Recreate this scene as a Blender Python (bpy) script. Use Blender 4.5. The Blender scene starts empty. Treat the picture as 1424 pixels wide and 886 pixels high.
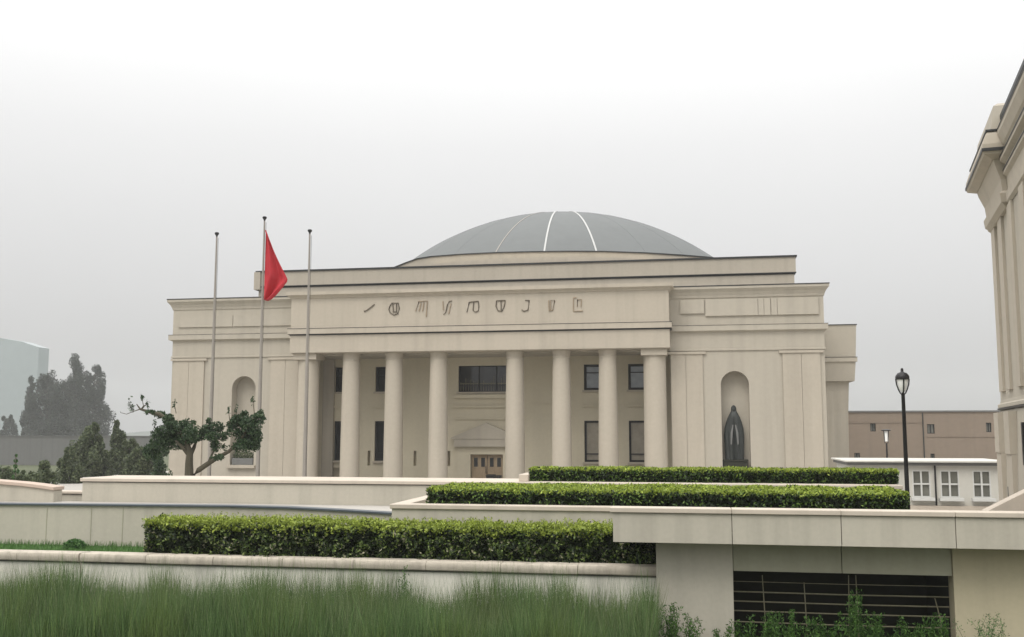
import bpy, math, random
import numpy as np
from mathutils import Vector, noise
R = math.radians
random.seed(7); rng = np.random.default_rng(11)
S = bpy.context.scene
COL = S.collection

# ------------------------------------------------------------------ camera
FOC, YAW, PITCH, EYE = 1400.0, R(-10.2), math.atan(157/1400.0), 5.0
fw = Vector((math.sin(YAW)*math.cos(PITCH), math.cos(YAW)*math.cos(PITCH), math.sin(PITCH)))
rt = Vector((math.cos(YAW), -math.sin(YAW), 0)); up = rt.cross(fw)
CAM = Vector((0, 0, EYE))
def at(u, v, Y):
    r = fw*FOC + rt*(u-712) - up*(v-443)
    return CAM + r*(Y/r.y)
cd = bpy.data.cameras.new('camera'); cam = bpy.data.objects.new('camera', cd); COL.objects.link(cam)
cd.sensor_width = 36; cd.lens = 36*FOC/1424; cd.clip_start = .1; cd.clip_end = 6000
cam.location = CAM; cam.rotation_euler = (math.pi/2+PITCH, 0, -YAW); S.camera = cam

# ------------------------------------------------------------------ materials
def mat(name, rough=.8, metal=0., spec=.3):
    m = bpy.data.materials.new(name); m.use_nodes = True
    b = m.node_tree.nodes['Principled BSDF']
    b.inputs['Roughness'].default_value = rough; b.inputs['Metallic'].default_value = metal
    b.inputs['Specular IOR Level'].default_value = spec
    return m, m.node_tree, b
def N(nt, t, **k):
    n = nt.nodes.new(t)
    for a, v in k.items(): setattr(n, a, v)
    return n
def ramp(nt, stops):
    r = N(nt, 'ShaderNodeValToRGB'); e = r.color_ramp.elements
    while len(e) < len(stops): e.new(.5)
    for i, (p, c) in enumerate(stops): e[i].position = p; e[i].color = (*c, 1)
    return r
def sc(c, k): return tuple(min(1, x*k) for x in c)
def pos(nt, scale):
    g = N(nt, 'ShaderNodeNewGeometry'); mp = N(nt, 'ShaderNodeMapping'); mp.inputs['Scale'].default_value = scale
    nt.links.new(g.outputs['Position'], mp.inputs['Vector']); return mp.outputs['Vector']
def noisy(name, c, rough=.8, big=.25, fine=6., amp=.12, streak=.0, metal=0., bump=.0, spec=.3, sscale=(1.4,1.4,.06), tint=None):
    """paint, plaster, stone: broad patches + fine grain + optional rain streaks (stains of the surface itself)"""
    m, nt, b = mat(name, rough, metal, spec)
    n1 = N(nt, 'ShaderNodeTexNoise'); n1.inputs['Scale'].default_value = big; n1.inputs['Detail'].default_value = 5
    nt.links.new(pos(nt, (1,1,1)), n1.inputs['Vector'])
    n2 = N(nt, 'ShaderNodeTexNoise'); n2.inputs['Scale'].default_value = fine; n2.inputs['Detail'].default_value = 4
    nt.links.new(pos(nt, (1,1,1)), n2.inputs['Vector'])
    mx = N(nt, 'ShaderNodeMix'); mx.inputs['Factor'].default_value = .4
    nt.links.new(n1.outputs['Fac'], mx.inputs['A']); nt.links.new(n2.outputs['Fac'], mx.inputs['B'])
    t = tint or c
    r = ramp(nt, [(.3, sc(t, 1-amp)), (.7, sc(c, 1+amp))]); nt.links.new(mx.outputs['Result'], r.inputs['Fac'])
    out = r.outputs['Color']
    if streak:
        n3 = N(nt, 'ShaderNodeTexNoise'); n3.inputs['Scale'].default_value = 1; n3.inputs['Detail'].default_value = 6
        nt.links.new(pos(nt, sscale), n3.inputs['Vector'])
        r3 = ramp(nt, [(.48, (1,1,1)), (.75, (1-streak,)*3)]); nt.links.new(n3.outputs['Fac'], r3.inputs['Fac'])
        mm = N(nt, 'ShaderNodeMix', data_type='RGBA', blend_type='MULTIPLY'); mm.inputs[0].default_value = 1
        nt.links.new(out, mm.inputs[6]); nt.links.new(r3.outputs['Color'], mm.inputs[7]); out = mm.outputs[2]
    nt.links.new(out, b.inputs['Base Color'])
    if bump:
        bp = N(nt, 'ShaderNodeBump'); bp.inputs['Strength'].default_value = bump; bp.inputs['Distance'].default_value = .02
        nt.links.new(n2.outputs['Fac'], bp.inputs['Height']); nt.links.new(bp.outputs['Normal'], b.inputs['Normal'])
    return m
def leafmat(name, lo, hi, rough=.55, trans=.25, spec=.35, stops=None):
    m, nt, b = mat(name, rough, 0, spec)
    g = N(nt, 'ShaderNodeNewGeometry'); r = ramp(nt, stops or [(0, lo), (.75, hi), (1, sc(hi, 1.5))])
    nt.links.new(g.outputs['Random Per Island'], r.inputs['Fac']); nt.links.new(r.outputs['Color'], b.inputs['Base Color'])
    if trans:
        tr = N(nt, 'ShaderNodeBsdfTranslucent'); nt.links.new(r.outputs['Color'], tr.inputs['Color'])
        mx = N(nt, 'ShaderNodeMixShader'); mx.inputs[0].default_value = trans
        nt.links.new(b.outputs[0], mx.inputs[1]); nt.links.new(tr.outputs[0], mx.inputs[2])
        nt.links.new(mx.outputs[0], nt.nodes['Material Output'].inputs['Surface'])
    return m
BE = (.405, .368, .306)
M = dict(
 plaster = noisy('beige_plaster', BE, .85, .12, 3, .06, .11),
 plaster_warm = noisy('warm_beige_plaster', (.42,.375,.308), .85, .15, 4, .07, .10),
 portico = noisy('portico_plaster', (.55,.50,.385), .85, .2, 4, .06, .04),
 molding = noisy('molding_plaster', (.425,.378,.31), .8, .3, 4, .06, .12),
 dark_lines = noisy('flashing_and_shade_line', (.045,.046,.047), .5, 1, 8, .15, metal=.3),  # dark metal edges and joints, also painted shadow lines at the moldings
 dome = noisy('dome_metal', (.148,.156,.156), .75, .08, 1.2, .06, .05, spec=.2, sscale=(.4,.4,.1)),
 domerib = noisy('dome_rib_white', (.42,.42,.41), .5, 1, 5, .03),
 bronze = noisy('dark_bronze', (.03,.034,.032), .55, 2, 9, .3, metal=.15, spec=.35),
 letterdark = noisy('letter_bronze', (.12,.10,.075), .5, 2, 9, .2, metal=.4),
 letterpale = noisy('letter_worn_gilt', (.33,.26,.185), .6, 2, 9, .15, metal=.2),
 frame = noisy('dark_frame', (.012,.012,.013), .5, 1, 6, .1),
 door = noisy('door_wood', (.33,.25,.165), .55, .6, 9, .15, .15, sscale=(12,12,.3)),
 stone = noisy('rough_coping_stone', (.42,.375,.31), .9, .9, 22, .13, .32, bump=.35, sscale=(5,5,.7)),
 concrete = noisy('painted_concrete', (.43,.40,.335), .85, .35, 9, .08, .17, sscale=(2.2,2.2,.12)),
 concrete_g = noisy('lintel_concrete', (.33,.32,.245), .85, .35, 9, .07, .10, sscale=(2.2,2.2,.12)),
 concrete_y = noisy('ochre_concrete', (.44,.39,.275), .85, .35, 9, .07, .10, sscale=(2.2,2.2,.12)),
 wallgrey = noisy('weathered_wall', (.62,.60,.53), .9, .5, 10, .10, .30, sscale=(2.5,2.5,.2)),
 copinglight = noisy('light_coping', (.49,.43,.36), .75, .5, 9, .06, .15),
 copingpink = noisy('pinkish_coping', (.47,.375,.31), .75, .5, 9, .06, .08),
 gutter = noisy('zinc_gutter', (.085,.098,.112), .5, 1, 7, .12, metal=.3),
 white = noisy('white_paint', (.56,.56,.54), .6, .4, 6, .04, .06),
 cream = noisy('cream_wall', (.52,.505,.46), .8, .4, 6, .05, .08),
 brown = noisy('brown_render', (.225,.18,.14), .9, .05, 2, .07, .07),
 greywall = noisy('grey_boundary_wall', (.15,.15,.145), .9, .1, 2, .07, .1),
 glassfac = noisy('haze_tinted_glass', (.29,.33,.34), .3, .02, .2, .06),  # distance haze is put into this pale colour
 pole = noisy('pole_metal', (.30,.275,.245), .45, 1, 9, .06, metal=.3),
 poledark = noisy('finial_metal', (.03,.03,.032), .4, 1, 9, .1, metal=.3),
 lampmetal = noisy('lamp_black_metal', (.022,.021,.022), .4, 1, 9, .1, metal=.2),
 rail = noisy('rusty_rail', (.17,.155,.10), .7, 3, 20, .25),
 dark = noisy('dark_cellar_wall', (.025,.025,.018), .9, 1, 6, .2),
 soil = noisy('dark_soil', (.05,.042,.03), .95, 2, 20, .3),
 bark = noisy('tree_bark', (.07,.062,.042), .9, 3, 25, .3, bump=.6),
 barkgrey = noisy('far_tree_bark', (.10,.09,.075), .9, 1, 6, .2),
 paving = noisy('plaza_paving', (.36,.34,.31), .9, .2, 5, .1),
 earth = noisy('field_earth', (.075,.085,.045), .95, .1, 4, .3),
 hill = noisy('hill_haze_grey', (.12,.13,.12), .95, .02, .2, .3),  # greyed in the base colour to stand in for haze
 lawn = noisy('lawn_ground', (.06,.12,.035), .9, 1, 30, .3),
 bin = noisy('black_plastic', (.02,.02,.02), .4, 1, 5, .1),
 leaf_hedge = leafmat('hedge_leaf', 0, 0, .5, .2, .35, [(0,(.005,.012,.003)),(.5,(.022,.042,.008)),(.8,(.085,.135,.02)),(1,(.23,.29,.09))]),
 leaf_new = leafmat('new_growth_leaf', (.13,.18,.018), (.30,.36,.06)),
 leaf_inner = leafmat('shade_dark_inner_leaf', (.006,.012,.004), (.028,.045,.012)),  # darker leaf copy, shade of the hedge interior put into its colour
 leaf_pale = leafmat('pale_highlight_leaf', (.20,.20,.12), (.34,.32,.22)),  # scattered pale leaves act as painted highlights
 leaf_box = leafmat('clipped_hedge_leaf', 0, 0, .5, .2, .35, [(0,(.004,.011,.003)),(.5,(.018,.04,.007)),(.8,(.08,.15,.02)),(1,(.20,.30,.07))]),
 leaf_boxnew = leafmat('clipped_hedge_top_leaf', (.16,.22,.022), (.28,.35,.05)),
 core = noisy('hedge_shade_core', (.012,.016,.008), .95, 3, 20, .3),  # near black, the shade inside the hedge put into the colour
 leaf_pine = leafmat('pine_needle', (.012,.035,.014), (.05,.085,.035)),
 leaf_far = leafmat('far_tree_leaf', (.022,.031,.023), (.05,.06,.046)),  # lightened leaf colour stands in for thicker haze
 leaf_mid = leafmat('mid_tree_leaf', (.045,.066,.034), (.11,.135,.066)),  # lightened and desaturated, haze put into the leaf colour
 leaf_shrub = leafmat('low_shrub_leaf', (.02,.065,.018), (.10,.20,.06)),
 grass = leafmat('tall_grass', (.038,.076,.02), (.108,.178,.062), .6, .3),
 grass_b = leafmat('yellow_green_grass', (.05,.082,.017), (.12,.178,.052), .6, .3),
 grassdry = leafmat('dry_grass_stalk', (.09,.13,.05), (.17,.21,.10), .7, .3),
 weed = leafmat('weed_leaf', (.022,.068,.010), (.075,.155,.03), .6, .3),
 lawnblade = leafmat('lawn_blade', (.05,.13,.025), (.10,.20,.05), .6, .3),
)
def flagmat():
    m, nt, b = mat('red_flag_cloth', .8, 0, .15)
    n = N(nt, 'ShaderNodeTexNoise'); n.inputs['Scale'].default_value = 1.2; nt.links.new(pos(nt, (1,1,1)), n.inputs['Vector'])
    r = ramp(nt, [(.3, (.50,.04,.055)), (.7, (.60,.06,.075))]); nt.links.new(n.outputs['Fac'], r.inputs['Fac'])
    nt.links.new(r.outputs['Color'], b.inputs['Base Color'])
    tr = N(nt, 'ShaderNodeBsdfTranslucent'); tr.inputs['Color'].default_value = (.66,.05,.065,1)
    mx = N(nt, 'ShaderNodeMixShader'); mx.inputs[0].default_value = .3
    nt.links.new(b.outputs[0], mx.inputs[1]); nt.links.new(tr.outputs[0], mx.inputs[2]); nt.links.new(mx.outputs[0], nt.nodes['Material Output'].inputs['Surface'])
    return m
M['flag'] = flagmat()
def panemat(name, c, rough=.08):
    m = noisy(name, c, rough, .8, 3, .25, spec=.6); return m
M['pane_dark'] = panemat('dark_window_glass', (.022,.024,.026))
M['pane_blue'] = panemat('painted_reflection_glass', (.27,.30,.335))  # pale reflection painted into the pane colour
M['pane_blind'] = panemat('blind_behind_glass', (.27,.24,.185), .3)
M['pane_grey'] = panemat('grey_net_curtain_glass', (.15,.15,.13), .2)
M['diffuser'] = noisy('opal_diffuser', (.85,.85,.83), .3, 1, 5, .02)

# ------------------------------------------------------------------ mesh builder
def opoly(P, d):
    n = len(P); out = []
    for i in range(n):
        a, b, c = Vector(P[i-1]), Vector(P[i]), Vector(P[(i+1) % n])
        e1 = (b-a).normalized(); e2 = (c-b).normalized()
        n1 = Vector((e1.y, -e1.x)); n2 = Vector((e2.y, -e2.x))
        k = (n1+n2); k = k/(1+n1.dot(n2)); out.append(b+k*d)
    return out
class MB:
    def __init__(s): s.v = []; s.f = []; s.mi = []
    def face(s, pts, mi=0):
        b = len(s.v); s.v += [tuple(p) for p in pts]; s.f.append(tuple(range(b, b+len(pts)))); s.mi.append(mi)
    def add(s, V, F, mi=0):
        b = len(s.v); s.v += [tuple(p) for p in V]; s.f += [tuple(i+b for i in f) for f in F]; s.mi += [mi]*len(F)
    def box(s, x0, x1, y0, y1, z0, z1, mi=0):
        V = [(x,y,z) for z in (z0,z1) for y in (y0,y1) for x in (x0,x1)]
        s.add(V, [(0,2,3,1),(4,5,7,6),(0,1,5,4),(2,6,7,3),(0,4,6,2),(1,3,7,5)], mi)
    def loft(s, P, levels, bottom=True, top=True, mi=0):
        V = []; F = []; n = len(P)
        for d, z in levels:
            V += [(p.x, p.y, z) for p in opoly(P, d)]
        for k in range(len(levels)-1):
            for i in range(n):
                j = (i+1) % n; F.append((k*n+i, k*n+j, (k+1)*n+j, (k+1)*n+i))
        if bottom: F.append(tuple(reversed(range(n))))
        if top: F.append(tuple(range(len(V)-n, len(V))))
        s.add(V, F, mi)
    def rect(s, x0, x1, y0, y1, levels, **k): s.loft([(x0,y0),(x1,y0),(x1,y1),(x0,y1)], levels, **k)
    def prism(s, pts, y0, y1, mi=0):            # outline in x,z pushed through y
        n = len(pts); V = [(x,y0,z) for x,z in pts]+[(x,y1,z) for x,z in pts]
        F = [tuple(range(n)), tuple(reversed(range(n,2*n)))]+[(i,i+n,(i+1)%n+n,(i+1)%n) for i in range(n)]
        s.add(V, F, mi)
    def lathe(s, cx, cy, prof, n=32, sx=1, sy=1, mi=0):
        V = []; F = []
        for r, z in prof: V += [(cx+r*sx*math.cos(2*math.pi*i/n), cy+r*sy*math.sin(2*math.pi*i/n), z) for i in range(n)]
        for k in range(len(prof)-1):
            for i in range(n):
                j = (i+1) % n; F.append((k*n+i, k*n+j, (k+1)*n+j, (k+1)*n+i))
        F.append(tuple(reversed(range(n)))); F.append(tuple(range(len(V)-n, len(V))))
        s.add(V, F, mi)
    def tube(s, pts, rad, n=8, mi=0):
        pts = [Vector(p) for p in pts]
        if not isinstance(rad, (list, tuple)): rad = [rad]*len(pts)
        V = []; F = []; ref = Vector((0,0,1))
        for i, p in enumerate(pts):
            t = (pts[min(i+1,len(pts)-1)]-pts[max(i-1,0)]).normalized()
            a = t.cross(ref if abs(t.z) < .9 else Vector((1,0,0))).normalized(); b = t.cross(a)
            V += [p+(a*math.cos(2*math.pi*k/n)+b*math.sin(2*math.pi*k/n))*rad[i] for k in range(n)]
        for i in range(len(pts)-1):
            for k in range(n):
                j = (k+1) % n; F.append((i*n+k, i*n+j, (i+1)*n+j, (i+1)*n+k))
        F.append(tuple(reversed(range(n)))); F.append(tuple(range(len(V)-n, len(V))))
        s.add(V, F, mi)
    def sheet(s, x0, x1, z0, z1, y, ops, mi=0):     # wall plane facing -y with real recessed openings (xa,xb,za,zb,depth,arched,back)
        xs = {x0,x1}; zs = {z0,z1}
        for o in ops:
            xs |= {o[0],o[1]}; zs |= {o[2],o[3]}
            if o[5]: zs.add(o[3]-(o[1]-o[0])/2)
        xs = sorted(xs); zs = sorted(zs)
        for xa, xb in zip(xs, xs[1:]):
            for za, zb in zip(zs, zs[1:]):
                cx, cz = (xa+xb)/2, (za+zb)/2
                if any(o[0] < cx < o[1] and o[2] < cz < o[3] for o in ops): continue
                s.face([(xa,y,za),(xb,y,za),(xb,y,zb),(xa,y,zb)], mi)
        for (xa,xb,za,zb,d,arch,back) in ops:
            if arch:
                r = (xb-xa)/2; c = (xa+xb)/2; sp = zb-r
                arc = [(c-r*math.cos(math.pi*i/20), sp+r*math.sin(math.pi*i/20)) for i in range(21)]
                for (ax,az),(bx,bz) in zip(arc, arc[1:]):
                    s.face([(ax,y,az),(bx,y,bz),(bx,y,zb),(ax,y,zb)], mi)
                out = [(xa,za)]+arc+[(xb,za)]
            else: out = [(xa,za),(xa,zb),(xb,zb),(xb,za)]
            for (ax,az),(bx,bz) in zip(out, out[1:]+out[:1]):
                s.face([(ax,y,az),(bx,y,bz),(bx,y+d,bz),(ax,y+d,az)], mi)
            if back: s.face([(ax,y+d,az) for ax,az in out], mi)
    def build(s, name, m, parent=None, smooth=False, bevel=0):
        me = bpy.data.meshes.new(name)
        off = Vector((0,0,0)); p = parent
        while p: off += p.location; p = p.parent
        me.from_pydata([(x-off.x, y-off.y, z-off.z) for x,y,z in s.v], [], s.f)
        for mm in (m if isinstance(m, (list,tuple)) else [m]): me.materials.append(M[mm])
        me.polygons.foreach_set('material_index', s.mi)
        if smooth: me.polygons.foreach_set('use_smooth', [True]*len(s.f)); me.set_sharp_from_angle(angle=R(35))
        me.update()
        o = bpy.data.objects.new(name, me); COL.objects.link(o)
        if parent: o.parent = parent
        if bevel:
            b = o.modifiers.new('edge', 'BEVEL'); b.width = bevel; b.segments = 2; b.limit_method = 'ANGLE'
        return o
def tag(o, label, cat, group=None, kind=None):
    if label: o['label'] = label
    if cat: o['category'] = cat
    if group: o['group'] = group
    if kind: o['kind'] = kind
    return o
def thing(name, loc, label, cat, group=None):
    o = bpy.data.objects.new(name, None); COL.objects.link(o); o.location = loc; o.empty_display_size = .3
    return tag(o, label, cat, group)
def struct(o): o['kind'] = 'structure'; return o
def fast(name, V, F4, mats, mi, parent=None):
    """numpy mesh of quads"""
    me = bpy.data.meshes.new(name); V = np.asarray(V, np.float32); F4 = np.asarray(F4, np.int32)
    off = Vector((0,0,0)); p = parent
    while p: off += p.location; p = p.parent
    V = V-np.array(off, np.float32)
    me.vertices.add(len(V)); me.vertices.foreach_set('co', V.ravel())
    me.loops.add(F4.size); me.loops.foreach_set('vertex_index', F4.ravel())
    me.polygons.add(len(F4)); me.polygons.foreach_set('loop_start', np.arange(len(F4), dtype=np.int32)*4)
    for m in mats: me.materials.append(M[m])
    me.polygons.foreach_set('material_index', np.asarray(mi, np.int32))
    me.update(calc_edges=True); me.validate()
    o = bpy.data.objects.new(name, me); COL.objects.link(o)
    if parent: o.parent = parent
    return o
def leaf_quads(P, size, aspect=.5, up_bias=0., droop=0.):
    """one bent rhombus per point: P (n,3)"""
    n = len(P); size = np.broadcast_to(size, n)
    d = rng.normal(size=(n,3)); d[:,2] += up_bias; d /= np.linalg.norm(d, axis=1, keepdims=True)
    e = rng.normal(size=(n,3)); e -= (e*d).sum(1, keepdims=True)*d; e /= np.linalg.norm(e, axis=1, keepdims=True)
    L = size[:,None]; a = P-d*L*.5; b = P+d*L*.5; b[:,2] -= droop*size
    V = np.stack([a, P+e*L*aspect*.5, b, P-e*L*aspect*.5], 1).reshape(-1,3)
    return V, np.arange(4*n).reshape(n,4)
def nz(P, s, seed=0): return np.array([noise.noise(Vector((p[0]*s+seed, p[1]*s, p[2]*s))) for p in P])

# ------------------------------------------------------------------ ground, plaza, sky, haze
m = MB(); m.box(-700, 700, -120, 1250, -1.5, -.5); struct(m.build('ground', 'earth'))
m = MB(); m.box(-62, 60, 34.6, 124, -.6, .3); struct(m.build('plaza', 'paving'))
W = bpy.data.worlds.new('World'); S.world = W; W.use_nodes = True; nt = W.node_tree
bg = nt.nodes['Background']; sky = N(nt, 'ShaderNodeTexSky', sky_type='NISHITA'); sky.sun_disc = False
SUN_EL, SUN_AZ = 52, 205      # azimuth clockwise from +Y: behind and left of the camera
sky.sun_elevation = R(SUN_EL); sky.sun_rotation = R(SUN_AZ); sky.air_density = 1; sky.dust_density = 4
hs = N(nt, 'ShaderNodeHueSaturation'); hs.inputs['Saturation'].default_value = .1; hs.inputs['Value'].default_value = .6
nt.links.new(sky.outputs[0], hs.inputs['Color']); nt.links.new(hs.outputs[0], bg.inputs['Color']); bg.inputs['Strength'].default_value = .05
tc = N(nt, 'ShaderNodeTexCoord'); sx = N(nt, 'ShaderNodeSeparateXYZ'); nt.links.new(tc.outputs['Generated'], sx.inputs[0])
cl = ramp(nt, [(0,(.40,.398,.395)), (.05,(.455,.453,.45)), (.14,(.565,.562,.56)), (.21,(.65,.648,.645)), (.275,(.74,.738,.735)), (.34,(.87,.87,.865)), (.40,(1,1,1)), (1,(1,.995,.98))])
nt.links.new(sx.outputs['Z'], cl.inputs['Fac'])
zz = N(nt, 'ShaderNodeMapRange'); zz.inputs['From Min'].default_value = .40; zz.inputs['From Max'].default_value = 1; zz.inputs['To Min'].default_value = 1; zz.inputs['To Max'].default_value = 2.6
nt.links.new(sx.outputs['Z'], zz.inputs['Value'])
cn = N(nt, 'ShaderNodeTexNoise'); cn.inputs['Scale'].default_value = 1.6; cn.inputs['Detail'].default_value = 4; nt.links.new(tc.outputs['Generated'], cn.inputs['Vector'])
cm = N(nt, 'ShaderNodeMapRange'); cm.inputs['To Min'].default_value = .94; cm.inputs['To Max'].default_value = 1.06; nt.links.new(cn.outputs['Fac'], cm.inputs['Value'])
mu = N(nt, 'ShaderNodeMath', operation='MULTIPLY'); nt.links.new(zz.outputs[0], mu.inputs[0]); nt.links.new(cm.outputs[0], mu.inputs[1])
b2 = N(nt, 'ShaderNodeBackground'); nt.links.new(cl.outputs[0], b2.inputs['Color']); nt.links.new(mu.outputs[0], b2.inputs['Strength'])
ad = N(nt, 'ShaderNodeAddShader'); nt.links.new(bg.outputs[0], ad.inputs[0]); nt.links.new(b2.outputs[0], ad.inputs[1])
nt.links.new(ad.outputs[0], nt.nodes['World Output'].inputs['Surface'])
sd = bpy.data.lights.new('sun', 'SUN'); sd.energy = 1.1; sd.angle = R(25); sd.color = (1, .95, .86)
so = bpy.data.objects.new('sun', sd); COL.objects.link(so); so.location = (-20, -30, 60)
dirv = Vector((math.sin(R(SUN_AZ))*math.cos(R(SUN_EL)), math.cos(R(SUN_AZ))*math.cos(R(SUN_EL)), math.sin(R(SUN_EL))))
so.rotation_euler = dirv.to_track_quat('Z', 'Y').to_euler()
hm = bpy.data.materials.new('haze_air'); hm.use_nodes = True; ht = hm.node_tree; ht.nodes.remove(ht.nodes['Principled BSDF'])
pv = N(ht, 'ShaderNodeVolumePrincipled'); pv.inputs['Color'].default_value = (.95,.96,.97,1); pv.inputs['Density'].default_value = .0003; pv.inputs['Anisotropy'].default_value = 0
ht.links.new(pv.outputs[0], ht.nodes['Material Output'].inputs['Volume'])
M['haze'] = hm
m = MB(); m.box(-710, 710, -130, 1260, -2.5, 62); o = m.build('haze', 'haze'); o['kind'] = 'stuff'
# distant hill
m = MB(); V = []; F = []
nx, ny = 60, 14
for j in range(ny):
    for i in range(nx):
        x = -640+i*11; y = 720+j*30
        h = 17*math.exp(-((x+330)/150)**2)*math.sin(math.pi*j/(ny-1))+3*noise.noise(Vector((x*.02, y*.02, 3)))*math.sin(math.pi*j/(ny-1))
        V.append((x, y, -.55+max(0, h)))
for j in range(ny-1):
    for i in range(nx-1): F.append((j*nx+i, j*nx+i+1, (j+1)*nx+i+1, (j+1)*nx+i))
m.add(V, F); struct(m.build('hill', 'hill', smooth=True))

# ------------------------------------------------------------------ the domed hall
CX = -17.15
hall = thing('domed_hall', (CX, 80, .3), 'long beige domed hall with a columned portico and lettering across its frieze', 'building')
XL, XR, PL, PR = -44.1, 9.95, -32.55, -1.75
m = MB()
for s in (1, -1):
    x0, x1 = (PR, XR) if s > 0 else (XL, PL)
    nx_ = CX+s*20.32
    m.sheet(x0, x1, .25, 11.3, 80, [(nx_-1.07, nx_+1.07, 2.2, 9.66, 1.0, True, True)])
    xe, xi = (XR, PR) if s > 0 else (XL, PL)
    m.face([(xe,80,.25),(xe,108,.25),(xe,108,11.3),(xe,80,11.3)])
    m.face([(xi,80,.25),(xi,83.5,.25),(xi,83.5,11.3),(xi,80,11.3)])
m.face([(XL,108,.25),(XR,108,.25),(XR,108,11.3),(XL,108,11.3)])
m.build('wall', 'plaster', hall)
# portico back wall with its openings
wins = [CX+8.2, CX+11.87, CX-9.85, CX-13.5]
ops = []
for x in wins: ops += [(x, x+1.65, 8.4, 10.54, .3, False, False), (x, x+1.65, 2.5, 5.88, .3, False, False)]
ops.append((CX-2.5, CX+2.5, 8.33, 10.54, .3, False, False))
ops.append((CX-1.38, CX+1.38, .7, 3.08, .45, False, False))
for px in (513, 577, 624):
    x = at(px, 638, 83.5).x; ops.append((x-.13, x+.13, 2.1, 3.35, .5, False, True))
ops.append((CX-13.9, CX-12.7, .7, 1.9, .4, False, True))
m = MB(); m.sheet(PL, PR, .25, 11.3, 83.5, ops); m.build('portico_wall', 'portico', hall)
def window(x0, x1, z0, z1, y, bars_x, bars_z, pane, fr='frame', fw_=.12, parent=hall, sill='molding'):
    w = MB()
    w.box(x0, x0+fw_, y-.06, y+.06, z0, z1); w.box(x1-fw_, x1, y-.06, y+.06, z0, z1)
    w.box(x0+fw_, x1-fw_, y-.06, y+.06, z0, z0+fw_); w.box(x0+fw_, x1-fw_, y-.06, y+.06, z1-fw_, z1)
    for b in bars_x: w.box(b-.04, b+.04, y-.05, y+.05, z0+fw_, z1-fw_)
    for b in bars_z: w.box(x0+fw_, x1-fw_, y-.055, y+.045, b-.04, b+.04)
    f = w.build('window', fr, parent)
    p = MB(); p.box(x0+.02, x1-.02, y+.07, y+.1, z0+.02, z1-.02); p.build('pane', pane, f)
    if sill:
        q = MB(); q.box(x0-.12, x1+.12, y-.42, y-.07, z0-.16, z0-.01); q.build('sill', sill, f)
    return f
for x in wins:
    right = x > CX
    window(x, x+1.65, 8.4, 10.54, 83.72, [], [9.85], 'pane_blue' if right else 'pane_dark', fw_=.2)
    window(x, x+1.65, 2.5, 5.88, 83.72, [], [3.15], 'pane_blind' if right else 'pane_dark', fw_=.17)
w = window(CX-2.5, CX+2.5, 8.33, 10.54, 83.72, [CX-.75, CX+.75], [8.85], 'pane_dark', fw_=.07)
rl = MB()
for k in range(22):
    h = .4+.9*random.random(); x = CX-2.35+k*.22; rl.box(x-.02, x+.02, 83.76, 83.785, 8.42, 8.5+h)
rl.box(CX-2.4, CX+2.4, 83.755, 83.783, 9.0, 9.07)
rl.build('window_strips', 'rail', w)  # thin strips of random height, paler than the pane behind
m = MB()
def course(*a): mm = MB(); mm.box(*a); mm.build('string_course', 'portico', hall)
for x in wins: course(x-.1, x+1.75, 83.33, 83.497, 7.02, 7.2)
course(CX-3, CX+3, 83.3, 83.497, 7.0, 7.16); course(CX-2.7, CX+2.7, 83.36, 83.497, 6.0, 6.1); course(CX-2.8, CX+2.8, 83.22, 83.497, 7.78, 8.1); course(-13.5, -10.3, 83.42, 83.497, 7.28, 7.36)
# door, surround and pediment
m = MB(); m.box(CX-2.55, CX-1.39, 83.3, 83.499, .7, 3.72); m.box(CX+1.39, CX+2.55, 83.3, 83.499, .7, 3.72); m.box(CX-1.39, CX+1.39, 83.3, 83.499, 3.09, 3.72)
sur = m.build('door_surround', 'portico', hall)
m = MB(); m.box(CX-2.75, CX+2.75, 82.95, 83.498, 3.73, 4.36)
m.prism([(CX-3.0,4.365),(CX+3.0,4.365),(CX+3.0,4.47),(CX,5.72),(CX-3.0,4.47)], 82.9, 83.498)
m.build('pediment', 'plaster', hall)
m = MB()
for k in range(2):
    x0 = CX-1.36+k*1.37; m.box(x0, x0+1.33, 83.72, 83.8, .72, 3.06)
    for (a, b) in ((.82, 1.75), (1.95, 2.9)):
        for q in (.12, .74): m.box(x0+q, x0+q+.48, 83.69, 83.719, a, b)
dr = m.build('door', 'door', hall)
m = MB()
for k in range(2):
    for q in (.2, .82): m = MB(); x0 = CX-1.36+k*1.37+q; m.box(x0, x0+.32, 83.67, 83.689, 2.05, 2.8); m.build('door_glazing', 'pane_dark', dr)
m = MB(); m.tube([(CX-.12, 83.62, 1.5), (CX-.12, 83.62, 2.1)], .03); m.box(CX-.135, CX-.105, 83.62, 83.7, 1.55, 1.6); m.box(CX-.135, CX-.105, 83.62, 83.7, 2.0, 2.05); m.build('handle', 'bronze', dr)
for u0, u1, v0, lab in ((676,688,660,'black box shaped bin standing in front of the wooden door'), (690,696,661,'narrow black bin behind the middle column beside the wooden door')):
    p0, p1 = at(u0,v0,82.4), at(u1,v0,82.4)
    e = thing('bin', ((p0.x+p1.x)/2, 82.4, .7), lab, 'bin', 'bins by the door')
    m = MB(); m.rect(p0.x, p1.x, 82.4, 83.0, [(-.04,.7),(0,p0.z-.14)]); m.build('body', 'bin', e); m = MB(); m.rect(p0.x, p1.x, 82.4, 83.0, [(.03,p0.z-.135),(.03,p0.z-.05),(-.08,p0.z)]); m.build('lid', 'bin', e)
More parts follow.
